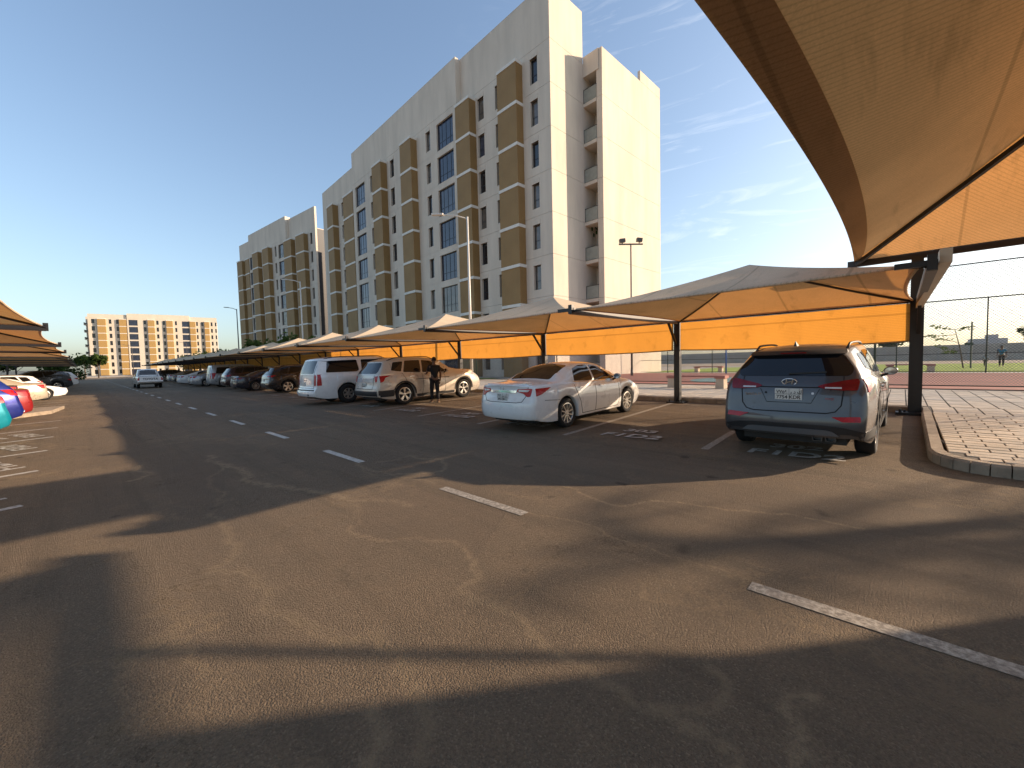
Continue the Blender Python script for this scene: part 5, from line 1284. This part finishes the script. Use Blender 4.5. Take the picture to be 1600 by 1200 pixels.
sp['patches'] += [('tail_lamp', 'B', rnd(T2, .015), 'red_lens', dict(off=.012, depth=.02, step=.05)), ('tail_lamp', 'B', rnd(sym(T2), .015), 'red_lens', dict(off=.012, depth=.02, step=.05)), ('tail_lamp', 'S', rnd([(.14, .88), (.26, .93), (.34, 1.06), (.56, 1.13), (.13, 1.13)], .015), 'red_lens', dict(off=.012, depth=.02, step=.05)),
    ('lower_bumper', 'B', rnd([(-.84, .33), (.84, .33), (.88, .58), (-.88, .58)], .03), 'plastic', dict(off=.012, depth=.03)), ('bumper_cladding', 'S', [(.06, .36), (.62, .36), (.62, .60), (.05, .60)], 'plastic', dict(off=.01)),
    ('garnish', 'B', rnd([(-.60, .90), (.60, .90), (.60, 1.08), (-.60, 1.08)], .03), 'silver', dict(off=.012)),
    ('tailgate_seam', 'B', strip_poly([(-.62, 1.16), (-.64, .90), (-.60, .66), (.60, .66), (.64, .90), (.62, 1.16)], .014), 'seam', dict(off=.004, depth=.006, step=.06)),
    ('side_moulding', 'S', strip_poly([(1.6, .93), (3.2, .93)], .022), 'plastic', dict(off=.012))]
ex, bv = build_car(sp); plate(ex, bv, 0, .80, .32, .155, '٤٨١٦  ح ط', '4816 HT'); place(ex, 8.35, 14.5, 1.10)
# --- white long suv
sp = suv_spec('parked_car', 'large white boxy long wheelbase car left of the champagne one', 'white', L=5.6, Wd=2.01, H=1.93, wb=3.30, xr=1.30, Rw=.40, wheel='six', rim=.55, tw=.27, trim=None, rails=(.5, 3.2), rail_mat='plastic')
k = 1.93 / 1.68; z = lambda v: v * k
sp['top'] = [(0, 1.86), (.25, 1.89), (1.2, 1.93), (2.7, 1.93), (3.1, 1.88), (3.5, 1.62), (3.95, 1.32), (4.2, 1.25), (5.0, 1.20), (5.6, 1.08)]; sp['belt'] = [(0, 1.22), (1, 1.22), (3, 1.18), (4.2, 1.16), (5.1, 1.12), (5.6, .98)]
sp['wt'] = [(0, .68), (1, .71), (3.0, .71), (3.5, .74), (4.2, .84), (5.6, .78)]; sp['roff'] = [(.25, .04), (.45, -.06), (.62, -.06), (.72, .05), (1.2, .08), (1.86, .30)]; sp['rl'] = 1.2; sp['tr'] = .05; sp['tf'] = .08
sp['patches'] = side_set([(2.85, 1.27), (3.62, 1.25), (3.72, 1.30), (3.40, 1.66), (2.9, 1.78)], [(1.95, 1.27), (2.75, 1.27), (2.80, 1.78), (2.0, 1.78)], [(.46, 1.30), (1.72, 1.28), (1.84, 1.34), (1.80, 1.78), (.58, 1.76)],
    [[(2.80, 1.20), (2.81, .45)], [(3.86, 1.17), (3.86, .45)], [(1.86, 1.20), (1.88, .80), (1.92, .45)]],
    [('rear_window', 'B', rnd([(-.72, 1.27), (.72, 1.27), (.68, 1.78), (-.68, 1.78)], .07), 'tint2', {}), ('windscreen', 'F', rnd([(-.76, 1.36), (.76, 1.36), (.68, 1.80), (-.68, 1.80)], .06), 'tint', {}),
     ('tail_lamp', 'B', rnd([(.80, .80), (.90, .80), (.90, 1.24), (.80, 1.24)], .02), 'red_lens', dict(off=.012, depth=.02, step=.06)), ('tail_lamp', 'B', rnd(sym([(.80, .80), (.90, .80), (.90, 1.24), (.80, 1.24)]), .02), 'red_lens', dict(off=.012, depth=.02, step=.06)),
     ('tail_lamp', 'S', rnd([(.05, .80), (.24, .80), (.24, 1.24), (.12, 1.24)], .02), 'red_lens', dict(off=.012, depth=.02, step=.06)),
     ('lower_bumper', 'B', rnd([(-.86, .60), (.86, .60), (.86, .64), (-.86, .64)], .01), 'seam', dict(off=.004)), ('garnish', 'B', rnd([(-.14, .985), (.14, .985), (.14, 1.01), (-.14, 1.01)], .005), 'redink', dict(off=.012)),
     ('tailgate_seam', 'B', strip_poly([(-.76, 1.80), (-.76, .70), (.76, .70), (.76, 1.80)], .014), 'seam', dict(off=.004, depth=.006)), ('tow_slot', 'B', rnd([(-.55, .40), (-.45, .40), (-.45, .46), (-.55, .46)], .01), 'seam', {})])
sp['handles'] = [(2.1, 0, 1.07, .2), (3.0, 0, 1.06, .2)]; sp['mirror'] = (3.72, 1.24)
wh, bv = build_car(sp); plate(wh, bv, .15, .86, .32, .155, None, None); place(wh, 7.55, 17.5, 1.30)
# --- the others, by kind
def rear_lamps(y0=.50, y1=.74, z0=.86, z1=1.0, mat='red_lens', s1=.42):
    q = [(y0, z0 + .03), (y1, z0), (y1, z1), (y0, z1 - .02)]
    return [('tail_lamp', 'B', rnd(q, .02), mat, dict(off=.012, depth=.02)), ('tail_lamp', 'B', rnd(sym(q), .02), mat, dict(off=.012, depth=.02)), ('tail_lamp', 'S', rnd([(.10, z0), (.22, z0), (s1, z1), (.12, z1)], .02), mat, dict(off=.012, depth=.02))]
GC = 'cars parked along the right hand row'; GCL = 'cars parked along the left hand row'
def other(kind, label, paint_, X, Y, ang=0, lamps=None, z=None, dimm=None, group=GC, extra=(), **kw):
    f = {'suv': suv_spec, 'sal': saloon_spec}[kind]; sp = f('parked_car', label, paint_, **(dimm or {}), **kw); sp['group'] = group
    sp['patches'] += rear_lamps(**(lamps or {})) + list(extra)
    r_, b_ = build_car(sp); plate(r_, b_, 0, .80, .32, .155); place(r_, X, Y, sp['xr'], ang, z); return r_, b_
other('suv', 'black tall five door car with alloy wheels left of the large white one', 'black', 8.55, 27.8, lamps=dict(z0=.98, z1=1.08), wheel='five', rim=.72)
other('sal', 'low black coupe with pale stripes on its rear window, between the black and maroon cars', 'navy', 8.1, 32.7, lamps=dict(z0=.84, z1=.93, mat='red_dark'), dimm=dict(H=1.42, L=4.95), wheel='ten',
      extra=[('stripe', 'T', [(.85, .06), (1.6, .05), (1.6, .22), (.85, .24)], 'silver', dict(off=.012, step=.1)), ('stripe', 'T', [(.85, -.06), (1.6, -.05), (1.6, -.22), (.85, -.24)], 'silver', dict(off=.012, step=.1)), ('boot_spoiler', 'T', [(.02, -.75), (.16, -.75), (.16, .75), (.02, .75)], 'silver', dict(off=.05, depth=.05, step=.1))])
other('suv', 'dark maroon people carrier with chrome window line, left of the black coupe', 'maroon', 8.25, 36.9, lamps=dict(z0=.98, z1=1.10), dimm=dict(H=1.72, L=4.6), wheel='five', rim=.72)
# silver van
sp = suv_spec('parked_van', 'silver high roofed van behind the maroon people carrier', 'silver', L=5.1, Wd=1.92, H=1.93, wb=3.2, xr=.95, Rw=.35, cat='van', trim=None, rails=None, group=GC)
sp['top'] = [(0, 1.90), (.3, 1.93), (2.6, 1.93), (3.2, 1.84), (3.9, 1.50), (4.5, 1.15), (5.1, .92)]; sp['belt'] = [(0, 1.12), (3.4, 1.05), (4.3, 1.0), (5.1, .8)]; sp['wt'] = [(0, .72), (3, .70), (4, .72), (5.1, .62)]; sp['roff'] = [(.3, .05), (.5, 0), (1.1, .05), (1.9, .22)]
sp['patches'] = side_set([(2.7, 1.14), (3.9, 1.10), (3.35, 1.62), (2.75, 1.70)], [(1.5, 1.16), (2.6, 1.14), (2.6, 1.70), (1.5, 1.72)], [(.4, 1.18), (1.4, 1.16), (1.4, 1.72), (.5, 1.70)], [[(2.65, 1.1), (2.66, .4)], [(1.45, 1.1), (1.45, .6)]],
    [('rear_window', 'B', rnd([(-.7, 1.2), (.7, 1.2), (.66, 1.72), (-.66, 1.72)], .06), 'tint2', {}), ('windscreen', 'F', rnd([(-.7, 1.2), (.7, 1.2), (.66, 1.75), (-.66, 1.75)], .06), 'tint', {})]) + rear_lamps(.74, .86, .75, 1.25)
sp['handles'] = []; sp['mirror'] = (3.9, 1.12)
vn, b_ = build_car(sp); plate(vn, b_, 0, .8, .3, .15); place(vn, 8.3, 42.6, .95)
other('sal', 'pale silver blue saloon with a large red tail lamp, left of the silver van', 'silver', 7.8, 46.9, lamps=dict(z0=.82, z1=.98), dimm=dict(H=1.46, L=4.7), wheel='six')
other('sal', 'dark plum car nearly hidden between two pale saloons', 'purple', 8.3, 50.4, lamps=dict(z0=.82, z1=.95))
other('sal', 'white saloon fourth from the moving pickup in the right row', 'white', 7.9, 54.2, lamps=dict(z0=.82, z1=.95))
other('sal', 'black saloon behind the pickup with a long sloping roof', 'charcoal', 8.2, 60.0, lamps=dict(z0=.82, z1=.95, mat='red_dark'))
other('sal', 'pale silver saloon half hidden by the pickup', 'silver', 8.6, 68.0, lamps=dict(z0=.82, z1=.95))
other('suv', 'dark car far along the right row, farthest visible', 'black', 8.2, 78.0)
# left row
AL = math.pi + R(22)
def left(kind, label, paint_, xr_, yr_, ang=AL, **kw):   # rear axle position; the cars face away from the road
    return other(kind, label, paint_, xr_, yr_, ang, z=0.0, group=GCL, **kw)
left('suv', 'cyan hatchback cut by the left edge of the picture', 'cyan', -2.42, 15.0, lamps=dict(z0=.9, z1=1.05))
left('suv', 'royal blue hatchback with chrome bumper trim beside the cyan one', 'blue', -2.45, 18.3, lamps=dict(z0=.95, z1=1.12), extra=[('bumper_trim', 'B', rnd([(-.8, .46), (.8, .46), (.78, .52), (-.78, .52)], .02), 'chrome', dict(off=.02, depth=.03))])
left('sal', 'red saloon parked before the left kerb island', 'red', -2.5, 21.3, lamps=dict(z0=.82, z1=.95))
left('sal', 'beige gold saloon beyond the left kerb island', 'gold', -2.6, 32.6, lamps=dict(z0=.78, z1=.98))
left('sal', 'dark saloon between the red and the beige one', 'purple', -3.3, 29.3, lamps=dict(z0=.82, z1=.98))
r_, b_ = other('sal', 'white coupe facing the road in the left row', 'white', -4.5, 36.2, R(18), z=0.0, group=GCL, dimm=dict(H=1.35))
left('suv', 'white hatchback behind the white coupe', 'white', -3.0, 41.8, dimm=dict(H=1.52), lamps=dict(z0=.95, z1=1.08))
left('suv', 'charcoal large car facing away, near the end of the left row', 'charcoal', -2.0, 58.0, dimm=dict(H=1.85, L=5.0, wb=2.86, xr=1.1, Rw=.39), wheel='five')
left('suv', 'white tall car at the far end of the left row', 'white', -1.6, 69.0, dimm=dict(H=1.8))
# --- pickup driving away
sp = dict(name='pickup_truck', label='white pickup truck driving away down the middle of the road', cat='pickup', paint='white', L=5.25, W=1.84, xr=1.25, wb=3.08, R=.38, gc=.38, gap=.07,
    top=[(0, 1.09), (1.5, 1.09), (1.70, 1.12), (1.95, 1.70), (2.3, 1.78), (2.8, 1.76), (3.2, 1.55), (3.65, 1.22), (4.3, 1.14), (5.25, .98)], belt=[(0, 1.05), (1.5, 1.05), (2.0, 1.08), (3.6, 1.06), (4.4, 1.04), (5.25, .88)],
    wt=[(0, .82), (1.6, .82), (1.95, .66), (2.8, .66), (3.6, .76), (5.25, .66)], roff=[(.4, .02), (1.1, .0)], foff=[(.3, .08), (.6, 0), (1.0, .15)], tr=.03, tf=.14, bul_r=.02, rise_r=.1)
sp['patches'] = side_set([(2.75, 1.14), (3.45, 1.12), (2.95, 1.60), (2.72, 1.65)], [(2.02, 1.14), (2.66, 1.14), (2.64, 1.65), (2.2, 1.65)], None, [[(2.0, 1.05), (2.0, .5)], [(3.5, 1.05), (3.5, .5)], [(1.7, 1.05), (1.7, .5)]],
    [('rear_window', 'B', rnd([(-.60, 1.22), (.60, 1.22), (.54, 1.64), (-.54, 1.64)], .05), 'tint2', {}), ('windscreen', 'F', rnd([(-.66, 1.26), (.66, 1.26), (.6, 1.66), (-.6, 1.66)], .05), 'tint', {}),
     ('tail_lamp', 'B', rnd([(.76, .74), (.89, .74), (.89, 1.03), (.76, 1.03)], .02), 'red_lens', dict(off=.014, depth=.02)), ('tail_lamp', 'B', rnd(sym([(.76, .74), (.89, .74), (.89, 1.03), (.76, 1.03)]), .02), 'red_lens', dict(off=.014, depth=.02)),
     ('tailgate_seam', 'B', strip_poly([(-.74, 1.04), (-.74, .62), (.74, .62), (.74, 1.04)], .014), 'seam', dict(off=.004)), ('lower_bumper', 'B', rnd([(-.86, .44), (.86, .44), (.86, .60), (-.86, .60)], .02), 'chrome', dict(off=.10, depth=.12))])
pk, b_ = build_car(sp)
me = text_mesh('TOYOTA', .24, .003, 1.05, bold=.006, align='CENTER'); me.materials.append(M['ink']); me.transform(Matrix.Translation((b_.ray_cast(Vector((-3, 0, .86)), Vector((1, 0, 0)))[0].x - .008, 0, .78)) @ Matrix(((0, 0, -1, 0), (-1, 0, 0, 0), (0, 1, 0, 0), (0, 0, 0, 1)))); mkobj('lettering', me, pk)
m = MB(); m.box(.15, 1.6, -.66, .66, 1.10, 1.108); m.obj('bed_cover', M['plastic'], pk)
for s in (-1, 1):
    m = MB(); m.tube([(1.75, s * .66, 1.08), (1.55, s * .62, 1.62), (1.55, 0, 1.66)], .03, 6); m.obj('roll_bar', M['plastic'], pk)
place(pk, 4.25, 51.0, 1.25, R(90), 0)
# ------------------------------------------------------------------ people
def skin_body(name, joints, edges, mat, parent, sub=2):
    me = bpy.data.meshes.new(name); me.from_pydata([j[0] for j in joints], edges, []); ob = bpy.data.objects.new(name, me); COL.objects.link(ob)
    sk = ob.modifiers.new('s', 'SKIN'); ob.modifiers.new('u', 'SUBSURF').levels = sub
    for i, j in enumerate(joints): me.skin_vertices[0].data[i].radius = (j[1], j[2] if len(j) > 2 else j[1])
    me.skin_vertices[0].data[0].use_root = True
    dg = bpy.context.evaluated_depsgraph_get(); m2 = bpy.data.meshes.new_from_object(ob.evaluated_get(dg)); bpy.data.objects.remove(ob); m2.materials.clear(); m2.materials.append(mat)
    m2.polygons.foreach_set('use_smooth', [True] * len(m2.polygons)); return mkobj(name, m2, parent)
M['skin'] = simple('brown_skin', (.16, .085, .055), .55, var=.06); M['hair'] = simple('black_hair', (.008, .007, .007), .7)
M['cloth_k'] = simple('black_cloth', (.008, .008, .010), .9); M['cloth_t'] = simple('dark_trousers', (.010, .010, .013), .9); M['cloth_b'] = simple('blue_shirt', (.02, .16, .30), .9, scale=14)
M['cloth_w'] = simple('pale_shirt', (.35, .40, .48), .9); M['sandal'] = simple('tan_sandal', (.45, .30, .18), .8)
def person(x, y, z, ang, h, label, top, legs, reach=True, stride=.10, seed=0, shoe='sandal'):
    t = thing('person', (x, y, z), ang, label, 'person'); s = h / 1.75
    V3 = lambda a_, b_, c_: (a_ * s, b_ * s, c_ * s)
    # facing +x; y left
    J_ = [(V3(0, 0, .93), .15 * s, .115 * s), (V3(0, 0, 1.12), .135 * s, .10 * s), (V3(.01, 0, 1.32), .165 * s, .11 * s), (V3(.0, 0, 1.44), .10 * s, .08 * s), (V3(.015, 0, 1.52), .05 * s), (V3(.02, 0, 1.60), .078 * s), (V3(.02, 0, 1.69), .072 * s)]
    E = [(0, 1), (1, 2), (2, 3), (3, 4), (4, 5), (5, 6)]
    arms = []
    for sd in (1, -1):
        r0 = len(J_)
        if reach and sd == 1: pts = [V3(.0, .19 * sd, 1.39), V3(.10, .27 * sd, 1.14), V3(.34, .22 * sd, 1.10), V3(.42, .20 * sd, 1.11)]
        else: pts = [V3(.0, .19 * sd, 1.39), V3(-.02, .25 * sd, 1.12), V3(.05, .25 * sd, .88), V3(.07, .24 * sd, .80)]
        for p, rr in zip(pts, (.058, .042, .030, .030)): J_.append((p, rr * s))
        E += [(2, r0), (r0, r0 + 1), (r0 + 1, r0 + 2), (r0 + 2, r0 + 3)]; arms.append(pts)
    for sd in (1, -1):
        r0 = len(J_); f = stride * sd
        for p, rr in ((V3(0, .09 * sd, .88), .088), (V3(f * .5 + .02, .10 * sd, .50), .062), (V3(f - .01, .10 * sd, .12), .042), (V3(f, .10 * sd, .045), .04), (V3(f + .12, .12 * sd, .03), .035)): J_.append((p, rr * s))
        E += [(0, r0), (r0, r0 + 1), (r0 + 1, r0 + 2), (r0 + 2, r0 + 3), (r0 + 3, r0 + 4)]
    skin_body('body', J_, E, M['skin'], t)
    # fingers
    for pts in arms:
        m = MB(); w = Vector(pts[3]); d = (w - Vector(pts[2])).normalized(); sdv = d.cross(Vector((0, 0, 1))).normalized() if abs(d.z) < .8 else Vector((0, 1, 0)) if False else d.cross(Vector((1, 0, .2))).normalized()
        for k in range(4):
            b0 = w + d * .02 * s + sdv * (k - 1.5) * .019 * s; ln = (.075, .085, .080, .062)[k] * s; m.tube([b0, b0 + d * ln * .55, b0 + d * ln * .9 + Vector((0, 0, -.014 * s))], [.0095 * s, .0085 * s, .007 * s], 6)
        b0 = w - sdv * .03 * s; m.tube([b0, b0 - sdv * .025 * s + d * .03 * s, b0 - sdv * .02 * s + d * .06 * s], [.011 * s, .010 * s, .008 * s], 6); m.obj('fingers', M['skin'], t, smooth=True)
    T_ = [(V3(0, 0, .90), .168 * s, .13 * s), (V3(0, 0, 1.12), .152 * s, .117 * s), (V3(.01, 0, 1.33), .182 * s, .127 * s), (V3(.0, 0, 1.445), .105 * s, .088 * s)]; ET = [(0, 1), (1, 2), (2, 3)]
    for pts in arms:
        r0 = len(T_); T_.append((pts[0], .072 * s)); q = Vector(pts[0]).lerp(Vector(pts[1]), .75); T_.append((tuple(q), .058 * s)); ET += [(2, r0), (r0, r0 + 1)]
    skin_body('shirt', T_, ET, M[top], t)
    P_ = [(V3(0, 0, .96), .150 * s, .122 * s)]; EP = []
    for sd in (1, -1):
        f = stride * sd; r0 = len(P_)
        for p, rr in ((V3(0, .09 * sd, .86), .105), (V3(f * .5 + .02, .10 * sd, .50), .080), (V3(f - .01, .10 * sd, .10), .062)): P_.append((p, rr * s))
        EP += [(0, r0), (r0, r0 + 1), (r0 + 1, r0 + 2)]
        m = MB(); m.box((f - .08) * s, (f + .18) * s, (.10 * sd - .045) * s, (.12 * sd + .045) * s, 0, .03 * s); m.obj('sandal', M[shoe], t)
    skin_body('trousers', P_, EP, M[legs], t)
    bm = bmesh.new(); bmesh.ops.create_uvsphere(bm, u_segments=16, v_segments=12, radius=1)
    for v in bm.verts: v.co = Vector(((v.co.x * .102 - .006 + .0) * s, v.co.y * .086 * s, (1.668 + v.co.z * .098) * s))
    bmesh.ops.delete(bm, geom=[v for v in bm.verts if v.co.x > .055 * s and v.co.z < 1.70 * s or v.co.z < 1.60 * s], context='VERTS')
    me = bpy.data.meshes.new('hair'); bm.to_mesh(me); bm.free(); me.materials.append(M['hair']); me.polygons.foreach_set('use_smooth', [True] * len(me.polygons)); mkobj('hair', me, t)
    m = MB()
    for sd in (1, -1): m.box(.0 * s, .03 * s, sd * .088 * s - .008, sd * .088 * s + .008, 1.60 * s, 1.665 * s, 0, .003)
    m.obj('ear', M['skin'], t)
    m = MB(); m.box(.088 * s, .12 * s, -.014 * s, .014 * s, 1.60 * s, 1.645 * s, 0, .006 * s); m.obj('nose', M['skin'], t)
    m = MB()
    for sd in (1, -1): m.box(.088 * s, .096 * s, (.032 * sd - .012) * s, (.032 * sd + .012) * s, 1.650 * s, 1.662 * s)
    m.box(.084 * s, .095 * s, -.022 * s, .022 * s, 1.568 * s, 1.574 * s); m.obj('face_features', M['hair'], t)
    return t
person(9.35, 13.06, gz(9.35), R(75), 1.74, 'person in black shirt and trousers seen from behind beside the champagne car', 'cloth_k', 'cloth_t', stride=.08)
person(52.3, -5.9, Zs, R(165), 1.72, 'adult in a bright blue shirt walking on the lawn with a child', 'cloth_b', 'cloth_t', reach=False, stride=.05)
person(52.0, -5.0, Zs, R(165), 1.02, 'small child in a pale shirt beside the adult on the lawn', 'cloth_w', 'cloth_t', reach=False, stride=.04)
# small sign far behind the cars
sg = thing('number_sign', (20.6, 96, 0), R(0), 'white board with black digits 20 standing beyond the far right canopies', 'sign')
m = MB(); m.box(-.03, .03, -1.1, 1.1, 2.0, 4.4); m.obj('board', M['white_line'], sg)
m = MB(); m.tube([(.06, 0, 0), (.06, 0, 2.0)], .06, 8); m.obj('post', M['steel_grey'], sg)
me = text_mesh('20', 1.5, .004, 1, bold=.02, align='CENTER'); me.materials.append(M['ink']); me.transform(Matrix.Translation((-.04, 0, 2.6)) @ Matrix(((0, 0, -1, 0), (-1, 0, 0, 0), (0, 1, 0, 0), (0, 0, 0, 1)))); mkobj('digits', me, sg)
